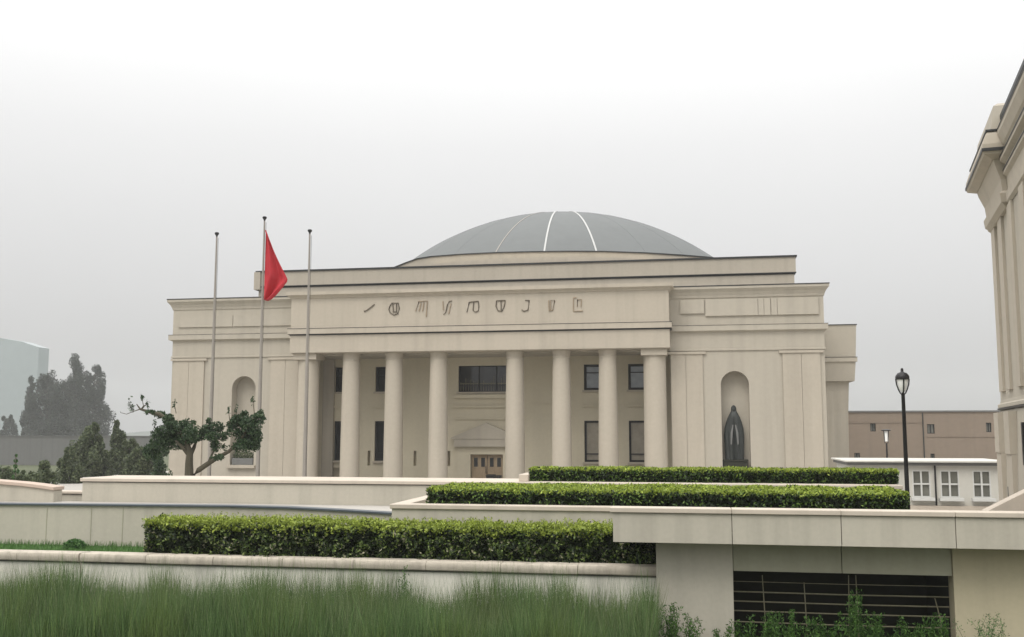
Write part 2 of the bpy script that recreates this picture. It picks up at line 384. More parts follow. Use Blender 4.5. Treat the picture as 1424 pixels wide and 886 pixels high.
# columns
colx = [s*d for d in (3.14, 6.88, 10.55) for s in (-1, 1)]
m = MB(); m.lathe(0, 0, [(.98,.7),(.98,.86),(.9,.9),(.92,1.0),(.82,1.06)]+[(.79-.10*(t/10)**1.5, 1.06+t*.97) for t in range(11)]+[(.72,10.8),(.72,10.88),(.69,10.9),(.69,11.1),(.74,11.2),(.74,11.38)], 40)
c0 = m.build('column', 'plaster_warm', None, smooth=True)
for i, d in enumerate(sorted(colx)):
    o = c0 if i == 0 else c0.copy()
    if i: COL.objects.link(o)
    o.parent = hall; o.location = Vector((CX+d, 79.2, 0))-Vector(hall.location)
m = MB(); m.lathe(0, 0, [(1.05,.7),(1.05,.9),(.92,1.0)]+[(.90-.04*t/10, 1.0+t*.98) for t in range(11)]+[(.94,10.8),(.94,10.86)], 40)
m.box(-1.0, 1.0, -1.0, 1.0, 10.87, 11.37)
c1 = m.build('end_column', 'plaster_warm', None, smooth=True)
for i, d in enumerate((-14.25, 14.2)):
    o = c1 if i == 0 else c1.copy()
    if i: COL.objects.link(o)
    o.parent = hall; o.location = Vector((CX+d, 79.25, 0))-Vector(hall.location)
m = MB()
for s in (-1, 1):
    m = MB(); x = CX+s*14.0; m.box(x-.5, x+.5, 83.2, 83.499, .7, 11.25)
    m.build('portico_pilaster', 'plaster', hall)
# portico floor and steps
m = MB(); m.box(PL-.6, PR+.6, 77.4, 83.49, .28, .7); m.box(PL-.2, PR+.2, 77.0, 77.399, .28, .55); m.box(PL-.2, PR+.2, 76.6, 76.999, .28, .42)
m.build('steps', 'paving', hall)
# portico entablature
m = MB(); m.rect(PL, PR, 78, 81, [(0,11.38),(0,11.42),(.03,11.42),(.03,12.86),(.08,12.88),(.2,12.94),(.2,13.36),(.04,13.42),(0,13.46),(0,15.86),(.08,15.9),(.12,15.98),(.36,16.14),(.36,16.42)])
m.build('portico_entablature', 'molding', hall)
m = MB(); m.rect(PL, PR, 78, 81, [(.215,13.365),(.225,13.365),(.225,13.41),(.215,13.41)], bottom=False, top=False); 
m.rect(PL, PR, 78, 81, [(.21,12.925),(.06,12.86),(.05,12.82)], bottom=False, top=False); m.build('painted_shadow_line', 'dark_lines', hall)  # dark strips painting the shadow lines of the moldings
# wing entablature
m = MB(); m.rect(XL, XR, 80, 108, [(0,11.25),(.10,11.27),(.10,11.4),(.02,11.42),(.02,12.7),(.1,12.74),(.3,12.82),(.3,13.22),(.06,13.26),(.04,13.3),(.04,15.38),(.1,15.42),(.14,15.6),(.26,15.85),(.46,16.1),(.46,16.28)])
m.build('entablature', 'plaster', hall)
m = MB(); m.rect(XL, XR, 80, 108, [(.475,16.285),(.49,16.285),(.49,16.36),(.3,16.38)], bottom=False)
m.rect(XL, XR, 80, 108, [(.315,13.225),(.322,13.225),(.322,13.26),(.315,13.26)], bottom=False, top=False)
m.build('wing_flashing_and_shade', 'dark_lines', hall)  # top edge flashing, plus a dark ring painting the molding's shadow line
m = MB()
def panel(a, b, y, z0, z1): mm = MB(); mm.box(a, b, y, 79.955, z0, z1); mm.build('frieze_panel', 'plaster', hall)
for a, b in ((-.9, .95), (1.05, 5.05), (5.08, 5.5), (5.53, 6.0), (6.06, 6.5), (6.53, 9.6)): panel(a, b, 79.82, 13.98 if a > 1 else 14.2, 15.3)
for a, b in ((XL+.5, -38.6), (-38.55, PL-.5)): panel(a, b, 79.85, 13.9, 14.85)
# wing pilasters and wall joints
m = MB()
for s in (1, -1):
    for d0, d1, d2 in ((15.45, 16.6, 17.9), (23.95, 25.35, 26.75)):
        m = MB()
        for a, b in ((d0, d1-.012), (d1+.012, d2)):
            x0, x1 = sorted((CX+s*a, CX+s*b)); m.box(x0, x1, 79.87, 79.999, .3, 11.011)
        x0, x1 = sorted((CX+s*(d0-.25), CX+s*(d2+.25))); m.box(x0, x1, 79.78, 79.998, 11.01, 11.2)
        m.build('wing_pilaster', 'plaster_warm', hall)
m = MB()
for s in (1, -1):
    m = MB(); x = CX+s*20.32; m.box(x-1.25, x+1.25, 79.7, 79.998, 1.95, 2.18)
    m.build('niche_sill', 'molding', hall)
# attic
m = MB(); m.rect(-41.1, 9.0, 90, 112, [(-.12,15.9),(-.12,18.7),(-.08,18.74),(.02,18.84),(.02,20.2)]); m.build('attic', 'plaster_warm', hall)
m = MB(); m.rect(-41.1, 9.0, 90, 112, [(.03,20.21),(.14,20.21),(.14,20.34),(-.2,20.38)])
m.rect(-41.1, 9.0, 90, 112, [(.03,18.86),(.05,18.86),(.05,18.80),(-.02,18.72),(-.11,18.68)], bottom=False, top=False)
m.build('attic_flashing_and_shade', 'dark_lines', hall)  # top flashing, and a dark band painted as shade under the overhang
m = MB(); m.box(-41.3, -40.7, 89.7, 91, 18.5, 20.19); m.build('attic_corner_block', 'molding', hall)
arc1 = [(545,374),(562,367),(580,360.5),(600,357.5),(640,354.5),(690,352),(740,350.8),(790,350.2),(840,350.4),(900,352.5),(950,355.6),(992,359)]
P1 = [at(u,v,92) for u,v in arc1]
m = MB(); m.prism([(P1[0].x,19.9)]+[(p.x,p.z) for p in P1]+[(P1[-1].x,19.9)], 92, 92.9); m.build('curved_parapet', 'plaster_warm', hall)
m = MB()
for a, b in zip(P1, P1[1:]):
    m.add([(a.x,91.9,a.z+.005),(b.x,91.9,b.z+.005),(b.x,93,b.z+.005),(a.x,93,a.z+.005),(a.x,91.9,a.z+.09),(b.x,91.9,b.z+.09),(b.x,93,b.z+.09),(a.x,93,a.z+.09)],
          [(0,1,2,3),(7,6,5,4),(0,4,5,1),(3,2,6,7),(0,3,7,4),(1,5,6,2)])
m.build('parapet_flashing', 'dark_lines', hall)
arc2 = [(600,367.5),(640,363),(700,359.6),(760,357.8),(820,357.2),(870,358.6),(905,361.5)]
P2 = [at(u,v,90.9) for u,v in arc2]
m = MB(); m.prism([(P2[0].x,19.9)]+[(p.x,p.z) for p in P2]+[(P2[-1].x,19.9)], 90.9, 91.99); m.build('lower_curved_parapet', 'molding', hall)
# dome
DX = at(781,330,118).x; DY = 118; DR, DZ = 30.0, .55
m = MB()
prof = [(21.4,15.8),(21.4,21.2),(21.0,21.5)]
a0 = math.asin(20.8/DR)
prof += [(DR*math.sin(a0*(1-i/40))+.001, DZ+DR*math.cos(a0*(1-i/40))) for i in range(41)]
m.lathe(DX, DY, prof, 144)
dome = m.build('dome', 'dome', hall, smooth=True)
def rib(az, w, h):
    mm = MB(); V = []; F = []
    for i in range(41):
        a = a0*(1-i/44); r = DR*math.sin(a); z = DZ+DR*math.cos(a)
        ca, sa = math.sin(az), -math.cos(az); tx, ty = math.cos(az), math.sin(az)
        n_ = Vector((ca*math.sin(a), sa*math.sin(a), math.cos(a)))
        c = Vector((DX+ca*r, DY+sa*r, z))
        for sgn in (-1, 1):
            for hh in (-.02, h): V.append(c+Vector((tx,ty,0))*sgn*w+n_*hh)
    for i in range(40):
        b = i*4
        F += [(b,b+1,b+5,b+4),(b+2,b+6,b+7,b+3),(b+1,b+3,b+7,b+5)]
    mm.add(V, F); return mm
rib(R(2.4), .085, .05).build('rib', 'domerib', dome); rib(R(17.2), .085, .05).build('rib', 'domerib', dome); rib(R(-12.2), .05, .04).build('rib', 'pole', dome)
mm = MB()
for k in range(24):
    az = R(2.6+15*k)
    if k in (0, 1, 23): continue
    q = rib(az, .018, .012); mm.add(q.v, q.f)
mm.build('standing_seam', 'dome', dome)
# rear block on the right
m = MB(); m.rect(8, 13.55, 92, 107, [(-.35,.25),(-.25,6.7),(-.12,9.36)], top=False)
m.rect(8, 13.55, 92, 107, [(.19,9.37),(.3,9.37),(.42,11.02),(.55,11.06),(.55,11.42),(.44,11.46),(.55,14.1),(.58,14.25)])
m.build('rear_block', 'plaster', hall)
m = MB(); m.rect(8, 13.55, 92, 107, [(.59,14.255),(.62,14.255),(.62,14.33),(.4,14.34)])
m.rect(8, 13.55, 92, 107, [(.565,11.425),(.575,11.425),(.575,11.47),(.565,11.47)], bottom=False, top=False); m.build('rear_flashing_and_shade', 'dark_lines', hall)  # roof edge flashing, with a lower ring as painted cornice shadow
m = MB(); m.box(9.97, 11.0, 84, 91.9, .3, 8.2); m.build('side_annex', 'plaster', hall)
# lettering on the frieze (strokes as seen: slim metal outlines)
def gz(X, Y): return (540+X/3.956, 280+Y/3.956)
def gz1(X, Y): return (220+X/3.956, 280+Y/3.956)
G = [('letterdark', gz1, [[(1135,605),(1150,598),(1190,567)],[(1132,601),(1137,609)]]),
 ('letterdark', gz, [[(8,575),(20,560),(55,560),(60,590),(52,618),(30,625),(10,612),(3,595),(8,575)],[(25,565),(28,607)],[(45,565),(45,607)],[(24,608),(47,608)]]),
 ('letterpale', gz, [[(150,605),(168,552),(215,548),(208,635)],[(168,605),(180,560)],[(188,605),(196,556)]]),
 ('letterdark', gz, [[(303,622),(315,614),(325,570),(335,551),(350,548)]]),
 ('letterdark', gz, [[(432,610),(445,555),(470,552),(495,549),(498,580),(495,603),(478,609),(466,600),(470,552)]]),
 ('letterdark', gz, [[(595,547),(592,578),(604,602),(625,605),(638,578),(643,545),(595,547)],[(620,549),(621,601)]]),
 ('letterdark', gz, [[(753,545),(775,545),(768,599),(745,604),(734,596)]]),
 ('letterpale', gz, [[(882,545),(885,603),(904,600),(915,545),(893,545),(893,600)]]),
 ('letterpale', gz, [[(1018,530),(1018,605),(1070,603)],[(1040,580),(1040,541),(1062,540),(1060,580)],[(1018,530),(1035,530)]])]
for mt, tf, strokes in G:
    m = MB()
    for st in strokes:
        m.tube([at(*tf(*p), 77.95) for p in st], .042, 6)
    m.build('letter', mt, hall, smooth=True)
m = MB()
for st in ([(300,550),(303,600)], [(331,620),(345,562)]): m.tube([at(*gz(*p), 77.95) for p in st], .04, 6)
m.build('letter_stroke', 'letterpale', hall, smooth=True)

# statue in the right niche
sx_, sy_ = CX+20.32-.12, 80.48
st = thing('statue', (sx_, sy_, 3.0), 'dark bronze robed and hooded statue standing in the arched niche of the right wing', 'statue')
m = MB(); prof = []
n = 48; V = []; F = []
levels = [(2.85,.66,.42),(3.6,.68,.44),(4.6,.72,.46),(5.2,.70,.44),(5.7,.60,.40),(6.1,.46,.36),(6.4,.30,.28),(6.55,.22,.22),(6.68,.21,.22),(6.85,.19,.21),(6.98,.12,.14),(7.03,.04,.05)]
for z, a, b in levels:
    for i in range(n):
        t = 2*math.pi*i/n
        k = 1+(.07*math.sin(9*t)+.04*math.sin(17*t+1))*max(0, min(1, (6.0-z)/1.2))
        x = a*k*math.cos(t); y = b*k*math.sin(t)
        if y < 0 and z < 5.8: y += .16*math.exp(-(x/.16)**2)        # opening of the mantle
        if 6.5 < z < 6.95 and y < 0: y += .09*math.exp(-(x/.1)**2)  # hood opening round the face
        V.append((sx_+x, sy_+y, z))
for k in range(len(levels)-1):
    for i in range(n): j = (i+1) % n; F.append((k*n+i, k*n+j, (k+1)*n+j, (k+1)*n+i))
F.append(tuple(range(len(V)-n, len(V)))); m.add(V, F); m.build('robe', 'bronze', st, smooth=True)
m = MB(); m.lathe(sx_, sy_-.12, [(.02,6.55),(.08,6.6),(.1,6.7),(.09,6.8),(.03,6.88)], 16); m.tube([(sx_,sy_-.21,6.76),(sx_,sy_-.25,6.69)], [.012,.022], 6); m.build('face', 'bronze', st, smooth=True)
m = MB()
for s in (-1, 1): m.tube([(sx_+s*.1, sy_-.3, 5.5), (sx_+s*.2, sy_-.46, 4.9), (sx_+s*.26, sy_-.48, 4.0)], [.05,.09,.06], 8)
m.build('sleeve', 'greywall', st, smooth=True)
m = MB(); m.box(sx_-.85, sx_+.95, 80.03, 80.96, 2.2, 2.7); m.box(sx_-.9, sx_+1.0, 79.97, 80.98, 2.71, 2.84); m.build('pedestal', 'dark', st, bevel=.02)
# low planter in the left niche
nxl = CX-20.32
pt = thing('niche_planter', (nxl, 80.5, 2.2), 'low green planted trough in the arched niche of the left wing behind the leaning tree', 'planter')
m = MB(); m.box(nxl-.95, nxl+.95, 80.1, 80.95, 2.2, 2.75); m.build('trough', 'greywall', pt, bevel=.03)
P = np.column_stack([rng.uniform(nxl-.9, nxl+.9, 500), rng.uniform(80.15, 80.9, 500), rng.uniform(2.7, 3.25, 500)])
V, F = leaf_quads(P, .16); fast('foliage', V, F, ['leaf_mid'], np.zeros(len(F)), pt)

# ------------------------------------------------------------------ flagpoles and flag
def flagpole(u0, v0, u1, v1, Y, label):
    t = at(u0, v0, Y); b = at(u1, v1, Y); x = (t.x+b.x)/2; H = t.z
    e = thing('flagpole', (x, Y, .3), label, 'flagpole', 'flagpoles in front of the hall')
    m = MB(); m.lathe(x, Y, [(.115,.5),(.11,4),(.085,9),(.05,H-.25)], 16); m.build('pole', 'pole', e, smooth=True)
    m = MB(); m.lathe(x, Y, [(.3,.3),(.3,.42),(.2,.5),(.16,.62)], 20); m.build('base', 'stone', e, smooth=True)
    m = MB(); m.lathe(x, Y, [(.05,H-.3),(.055,H-.22),(.13,H-.12),(.135,H-.04),(.08,H)], 14); m.build('finial', 'poledark', e, smooth=True)
    m = MB(); m.tube([(x+.15, Y-.05, 1.5), (x+.13, Y-.05, H-.4)], .012, 5); m.build('halyard', 'poledark', e)
    return x, H
flagpole(302, 323, 290, 665, 58, 'bare metal flagpole nearest the left end of the hall, left of the flag')
FX, FH = flagpole(368, 301, 358, 665, 58, 'tallest metal flagpole, the one carrying the red flag')
flagpole(433, 319, 421, 665, 58, 'bare metal flagpole in front of the left end of the portico, right of the flag')
# flag: free edge hangs down in folds
hz = [at(369, v, 58).z for v in (320, 417)]
edge = [(369,321),(380,343),(391,367),(401,388),(401.5,391),(393,401),(384,411),(377,417),(372,418.5)]
EP = [at(u, v, 58) for u, v in edge]
nu, nv = 28, 28; V = []; F = []
L = [0]
for a, b in zip(EP, EP[1:]): L.append(L[-1]+(b-a).length)
def ept(t):
    s = t*L[-1]
    for i in range(len(L)-1):
        if s <= L[i+1]+1e-6: return EP[i].lerp(EP[i+1], (s-L[i])/(L[i+1]-L[i]))
    return EP[-1]
for j in range(nv+1):
    t = j/nv; h = Vector((FX+.13, 57.95, hz[0]+(hz[1]-hz[0])*t)); e = ept(t)
    for i in range(nu+1):
        q = i/nu; p = h.lerp(e, q)
        p.y = 57.95+.28*math.sin(q*9+t*4)*min(1, 3*q)*(.4+.6*t)+.1*math.sin(t*7+q*3)*q
        V.append(p)
for j in range(nv):
    for i in range(nu): a = j*(nu+1)+i; F.append((a, a+1, a+nu+2, a+nu+1))
m = MB(); m.add(V, F); o = m.build('flag', 'flag', None, smooth=True)
sdm = o.modifiers.new('cloth', 'SOLIDIFY'); sdm.thickness = .01
tag(o, 'plain red flag hanging in folds from the tallest flagpole', 'flag')

# ------------------------------------------------------------------ buildings on the right
B = thing('brown_building', (26, 125, -.5), 'low plain brown building with small dark windows behind the street lamps', 'building')
x0, x1, zt = 6, 62, 7.25
small = [((1210,589),(1218,600)), ((1289,590),(1300,603)), ((1371,588),(1379,601)), ((1188,630),(1196,639)), ((1294,631),(1300,640))]
ops = [(at(a[0],a[1],125).x, at(b[0],b[1],125).x, at(b[0],b[1],125).z, at(a[0],a[1],125).z, .3, False, False) for a, b in small]
m = MB(); m.sheet(x0, x1, -.5, zt, 125, ops)
m.face([(x0,125,-.5),(x0,145,-.5),(x0,145,zt),(x0,125,zt)]); m.face([(x1,125,-.5),(x1,145,-.5),(x1,145,zt),(x1,125,zt)]); m.face([(x0,145,-.5),(x1,145,-.5),(x1,145,zt),(x0,145,zt)])
m.build('wall', 'brown', B)
m = MB(); m.box(x0-.1, x1+.1, 124.85, 145.1, zt+.003, zt+.18); m.build('roof', 'greywall', B)
for o_ in ops: window(o_[0], o_[1], o_[2], o_[3], 125.22, [(o_[0]+o_[1])/2], [], 'pane_grey', fw_=.07, parent=B, sill=None)
m = MB(); x = at(1284,600,124.9).x; m.tube([(x,124.9,-.5),(x,124.9,zt-.1)], .06); m.build('downpipe', 'bronze', B)
m = MB(); m.box(at(1286,560,125).x, x1, 124.94, 124.998, 4.35, 4.45); m.box(x0, at(1283,560,125).x, 124.94, 124.998, 6.0, 6.1); m.build('string_course', 'brown', B)

PV = thing('white_pavilion', (11, 55, .3), 'low white pavilion with white framed square windows between the hedges and the right hand building', 'building')
pw = [(1269,1294), (1308,1334), (1353,1378)]
ops = [(at(a,673,55).x, at(b,673,55).x, 1.66, 3.02, .14, False, False) for a, b in pw]
m = MB(); m.sheet(7.9, 15.6, .3, 3.3, 55, ops)
for x in (7.9, 15.6): m.face([(x,55,.3),(x,60,.3),(x,60,3.3),(x,55,3.3)])
m.face([(7.9,60,.3),(15.6,60,.3),(15.6,60,3.3),(7.9,60,3.3)]); m.build('wall', 'cream', PV)
m = MB(); m.box(at(1176,642,54.6).x, 15.8, 54.6, 60.3, 3.425, 3.51); m.build('roof', 'cream', PV, bevel=.015)
m = MB(); m.box(7.75, 15.7, 54.75, 60.2, 3.27, 3.422); m.build('eaves_board', 'greywall', PV)
m = MB(); m.box(7.9, 15.6, 54.8, 54.998, .3, 1.25); m.build('plinth', 'copinglight', PV)
for o_ in ops: window(o_[0], o_[1], o_[2], o_[3], 55.06, [(o_[0]+o_[1])/2], [2.33], 'pane_grey', 'white', .055, PV, 'white')
m = MB(); x = at(1301,670,54.9).x; m.tube([(x,54.92,.4),(x,54.92,3.26)], .045); m.build('downpipe', 'lampmetal', PV)

RB = thing('cornice_building', (11.4, 42, .3), 'tall beige building with heavy stepped cornice cut off by the right edge of the photo', 'building')
g = Vector((math.sin(R(9)), math.cos(R(9)))); pr_ = Vector((g.y, -g.x))
Fc = Vector((11.75, 42)); Nc = Fc-g*13
FP = [Nc, Nc+pr_*14, Fc+pr_*14, Fc]
m = MB(); m.loft(FP, [(.24,.28),(.2,2.0),(.06,5.75),(.02,5.8)], top=False)
m.build('lower_wall', 'plaster', RB)
m = MB(); m.loft(FP, [(.1,5.90),(.1,6.02),(.02,6.08),(0,6.2),(0,12.85)], top=False); m.build('wall', 'plaster', RB)
m = MB(); m.loft(FP, [(.05,5.81),(.12,5.83),(.12,5.885),(.04,5.895)], bottom=False, top=False); m.build('string_course', 'dark_lines', RB)  # dark colour stands in for the shaded underside of the course
m = MB(); m.loft(FP, [(.02,12.8),(.12,12.9),(.14,13.2),(.05,13.25),(.07,13.75),(.18,13.85),(.18,13.994),(.08,14.025),(.12,14.181),(.28,14.275),(.28,14.431),(.1,14.463),(.1,14.650),(.22,14.800),(.34,15.150),(.34,15.350),(.12,15.450),(.1,15.750)], bottom=False); m.build('entablature', 'molding', RB)
m = MB(); m.loft(FP, [(.11,15.755),(.2,15.770),(.2,15.930),(-.6,16.150)], bottom=False)
for o_, z in ((.185,14.000),(.285,14.438),(.345,15.360)): m.loft(FP, [(o_,z-.05),(o_+.015,z-.05),(o_+.015,z),(o_-.08,z+.02)], bottom=False, top=False)  # thin dark rings painted as shadow lines of the moldings
m.build('roof', 'dark_lines', RB)
def onface(t, off, z): p = Fc-g*t-pr_*off; return Vector((p.x, p.y, z))
def facebox(mm, t0, t1, o0, o1, z0, z1):
    a = [onface(t, o_, z) for z in (z0, z1) for o_ in (o0, o1) for t in (t0, t1)]
    mm.add(a, [(0,2,3,1),(4,5,7,6),(0,1,5,4),(2,6,7,3),(0,4,6,2),(1,3,7,5)])
cb = [onface(t, o_, 0) for t, o_ in ((5.2,-1.6),(.75,-1.6),(.75,.02),(5.2,.02))]
cb = [(p.x,p.y) for p in cb]
if sum(cb[i-1][0]*cb[i][1]-cb[i][0]*cb[i-1][1] for i in range(4)) < 0: cb.reverse()
m = MB(); m.loft(cb, [(.1,12.75),(.26,12.9),(.3,13.2),(.2,13.3),(.24,13.7),(.42,14.2),(.46,14.38)]); m.build('projecting_architrave', 'molding', RB)
m = MB(); m.loft(cb, [(.5,14.385),(.78,14.5),(.82,14.6),(.82,14.85),(.7,15.2),(.62,15.32)]); m.build('projecting_cornice', 'molding', RB)
m = MB(); m.loft(cb, [(.6,15.33),(.5,15.4),(.42,15.9),(.36,16.3),(.2,16.42)]); m.build('corner_block', 'plaster', RB)
m = MB(); m.loft(cb, [(.83,14.59),(.85,14.59),(.85,14.70),(.83,14.70)], bottom=False, top=False); m.loft(cb, [(.61,15.325),(.68,15.325),(.68,15.39),(.58,15.40)], bottom=False, top=False); m.build('block_shade_line', 'dark_lines', RB)  # dark rings paint the shadow lines of the projecting cornice
for t0, z0, z1 in ((.5,.3,5.7), (3.4,.3,5.7)):
    mm = MB(); facebox(mm, t0, t0+1.3, -.2, .30, z0, 4.2); facebox(mm, t0, t0+1.3, -.2, .34, 4.21, z1); mm.build('pilaster', 'plaster_warm', RB)
for t0 in (.6, 2.6, 5.2, 8):
    mm = MB(); facebox(mm, t0, t0+1.0, -.2, .1, 6.5, 12.79); mm.build('upper_pilaster', 'plaster_warm', RB)
for t0 in (2.3, 6.2, 9.4):
    mm = MB(); facebox(mm, t0, t0+.28, 0, .16, 3.9, 5.3); w = mm.build('slit_window', 'frame', RB)
    mm = MB(); facebox(mm, t0, t0+.28, .1, .2, 2.6, 3.0); mm.build('vent', 'frame', RB)
m = MB(); m.prism([(at(1366,712,31).x, 2.0), (at(1372,711,31).x, at(1372,711,31).z), (at(1424,685,31).x, at(1424,685,31).z), (at(1480,657,31).x, at(1480,657,31).z), (at(1480,712,31).x, 2.0)], 31, 31.5)
o = m.build('ramp_wall', 'copinglight', None, bevel=.015); tag(o, 'pale sloping ramp wall rising at the foot of the right hand building', 'wall')

# ------------------------------------------------------------------ left background
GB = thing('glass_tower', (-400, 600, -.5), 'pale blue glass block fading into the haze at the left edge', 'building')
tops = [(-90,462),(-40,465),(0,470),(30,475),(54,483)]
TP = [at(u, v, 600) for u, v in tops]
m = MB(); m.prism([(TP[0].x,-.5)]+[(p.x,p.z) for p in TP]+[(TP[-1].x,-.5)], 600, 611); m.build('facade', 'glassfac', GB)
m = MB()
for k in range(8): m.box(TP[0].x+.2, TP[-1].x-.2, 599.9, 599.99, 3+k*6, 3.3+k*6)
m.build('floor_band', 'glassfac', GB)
m = MB(); a = at(-60,608,150); b = at(222,608,150); m.box(a.x, b.x, 150, 150.5, -.5, 4.15); m.box(a.x-.1, b.x+.1, 149.9, 150.6, 4.153, 4.3)
tag(m.build('boundary_wall', 'greywall'), 'long plain grey boundary wall behind the left hand trees', 'wall')

# ------------------------------------------------------------------ terraces and walls in the middle distance
def wallthing(name, label, x0, x1, y0, y1, z0, z1, cop, wm='concrete', cm='copinglight', ov=.07, cat='wall', dark=True):
    e = thing(name, ((x0+x1)/2, y0, z0), label, cat)
    m = MB(); m.box(x0, x1, y0, y1, z0, z1-cop-.02); m.build('wall_face', wm, e, bevel=.01)
    m = MB(); m.box(x0-ov, x1+ov, y0-ov, y1+ov, z1-cop, z1); m.build('coping', cm, e, bevel=.02)
    if dark:
        m = MB(); m.box(x0-.02, x1+.02, y0-.025, y1+.02, z1-cop-.025, z1-cop-.003); m.build('coping_joint', 'dark_lines', e)
    return e
pz = at(350, 667, 34).z
PX0, PX1 = at(115,666,34).x, at(1252,670,34).x
wallthing('parapet_wall', 'long beige parapet wall with thin light coping across the front of the hall', PX0, PX1, 34, 36.4, .2, pz, .12)
m = MB(); m.box(at(722,662,34.4).x, at(735,662,34.4).x, 34.3, 35.9, pz+.004, pz+.24); o = m.build('planter_end', 'copinglight', None, bevel=.02); tag(o, 'small pale planter end block at the left end of the back clipped hedge', 'planter')
# low walls on the far left
e = thing('low_wall', (-26, 33.5, .2), 'low beige wall with sloping pinkish coping at the left edge', 'wall')
tp = [(-60,664),(0,668.5),(30,671),(55,674),(75,677)]; T = [at(u,v,33.5) for u,v in tp]
m = MB(); m.prism([(T[0].x,.2)]+[(p.x,p.z-.14) for p in T]+[(T[-1].x,.2)], 33.5, 34); m.build('wall_face', 'concrete', e)
m = MB(); m.prism([(p.x+.04,p.z-.13) for p in reversed(T)]+[(p.x+.04,p.z) for p in T], 33.42, 34.08); m.build('coping', 'copingpink', e, bevel=.02)
xg0, xg1 = at(40,683,36).x, at(113,683,36).x+.6
wallthing('gap_wall', 'short low beige wall seen in the gap between the sloping wall and the long parapet', xg0, xg1, 36.5, 37, .2, at(90,683,36.5).z, .1)
# terrace deck between the lower wall and the parapet
xs_end = at(545,702,27.6).x
m = MB(); m.box(-40, 6.0, 29.9, 33.99, .0, 2.45); struct(m.build('terrace', 'paving'))
# lower retaining wall with zinc gutter edge
e = thing('retaining_wall', (-16, 29.5, 1.2), 'beige retaining wall with blue grey zinc edge behind the lawn on the left', 'wall')
tp = [(-70,699),(0,700),(170,701.5),(320,703),(400,705),(470,708.5),(545,713)]; T = [at(u,v,29.5) for u,v in tp]
m = MB(); m.prism([(T[0].x,1.0)]+[(p.x,p.z-.055) for p in T]+[(T[-1].x,1.0)], 29.5, 29.895); m.build('wall_face', 'concrete', e)
m = MB(); m.prism([(p.x,p.z-.05) for p in reversed(T)]+[(p.x,p.z) for p in T], 29.43, 29.89); m.build('edge_gutter', 'gutter', e)
m = MB()
for px in (64, 126, 170): x = at(px,730,29.48).x; m.box(x-.012, x+.012, 29.49, 29.499, 1.4, at(px,705,29.5).z-.02)
m.build('wall_joint', 'concrete_g', e)
# planter terrace on the right
FY = 25.0
TR = thing('planter_terrace', (3, FY, -.5), 'broad concrete planter terrace with a dark barred opening beneath, right foreground', 'terrace')
zc = at(852,705.5,FY).z; zb = at(1020,757,FY).z; x0 = at(852,730,FY).x; xe = 12.5
sx4 = [x0]+[at(u,735,FY).x for u in (1018,1170,1329)]+[xe]
m = MB()
for a, b in zip(sx4, sx4[1:]): m.box(a+.008, b-.008, FY, FY+.25, zb, zc-.13)
m.build('fascia', 'concrete', TR, bevel=.006)
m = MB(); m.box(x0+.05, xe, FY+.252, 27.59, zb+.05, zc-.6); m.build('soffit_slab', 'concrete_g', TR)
m = MB()
for a, b in zip(sx4, sx4[1:]): m.box(a+.003-(.06 if a == x0 else 0), b-.003, FY-.06, FY+.5, zc-.12, zc)
m.build('coping', 'copinglight', TR, bevel=.018)
PY = 25.85
xp0, xp1, xp2 = at(913,820,PY).x, at(1020,820,PY).x, at(1327,830,PY).x
m = MB(); m.box(xp0, xp1, PY, 28.9, -.6, zb+.04); m.build('pier', 'concrete', TR, bevel=.012)
m = MB(); m.box(xp2, xe, PY, 28.9, -.6, zb+.04); m.build('pier', 'concrete_y', TR, bevel=.012)
zl = at(1170,798,PY).z; xm = at(1171,780,PY).x
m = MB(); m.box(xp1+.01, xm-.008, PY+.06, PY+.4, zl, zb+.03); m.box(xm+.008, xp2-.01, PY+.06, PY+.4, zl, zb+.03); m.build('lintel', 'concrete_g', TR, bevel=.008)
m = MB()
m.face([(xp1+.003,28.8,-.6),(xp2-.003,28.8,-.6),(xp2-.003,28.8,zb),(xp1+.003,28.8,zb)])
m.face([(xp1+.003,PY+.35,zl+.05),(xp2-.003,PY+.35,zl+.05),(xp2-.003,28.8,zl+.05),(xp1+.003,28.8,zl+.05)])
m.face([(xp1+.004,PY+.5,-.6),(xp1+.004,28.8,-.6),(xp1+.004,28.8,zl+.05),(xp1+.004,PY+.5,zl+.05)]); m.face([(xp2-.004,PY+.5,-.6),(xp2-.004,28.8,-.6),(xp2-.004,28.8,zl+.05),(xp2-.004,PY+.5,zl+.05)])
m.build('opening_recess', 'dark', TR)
for i, v in enumerate((812, 826.5, 840, 853.5, 869)):
    z = at(1170, v, PY+.5).z; m = MB(); m.tube([(xp1+.0, PY+.5, z), (xm, PY+.5, z-.012), (xp2, PY+.5, z)], .017 if i else .009, 8); m.build('rail', 'rail', TR, smooth=True)
# planter bed behind the fascia, and the set back wall
m = MB(); m.box(x0+.1, 8.2, FY+.5, 31.6, 2.3, 2.62); o = m.build('planting_bed', 'soil'); struct(o)
SY = 27.6; zs = at(700,703,SY).z
SW = thing('setback_wall', (xs_end, SY, 1.2), 'beige concrete wall with light coping behind the tall hedge, left of the planter terrace', 'wall')
m = MB(); m.box(xs_end, x0+1.0, SY, 31.7, 1.2, zs-.13); m.build('wall_face', 'concrete', SW)
m = MB(); m.box(xs_end-.05, x0+.3, SY-.06, SY+.45, zs-.125, zs); m.box(xs_end-.05, xs_end+.4, SY+.452, 31.7, zs-.125, zs); m.build('coping', 'copinglight', SW, bevel=.018)
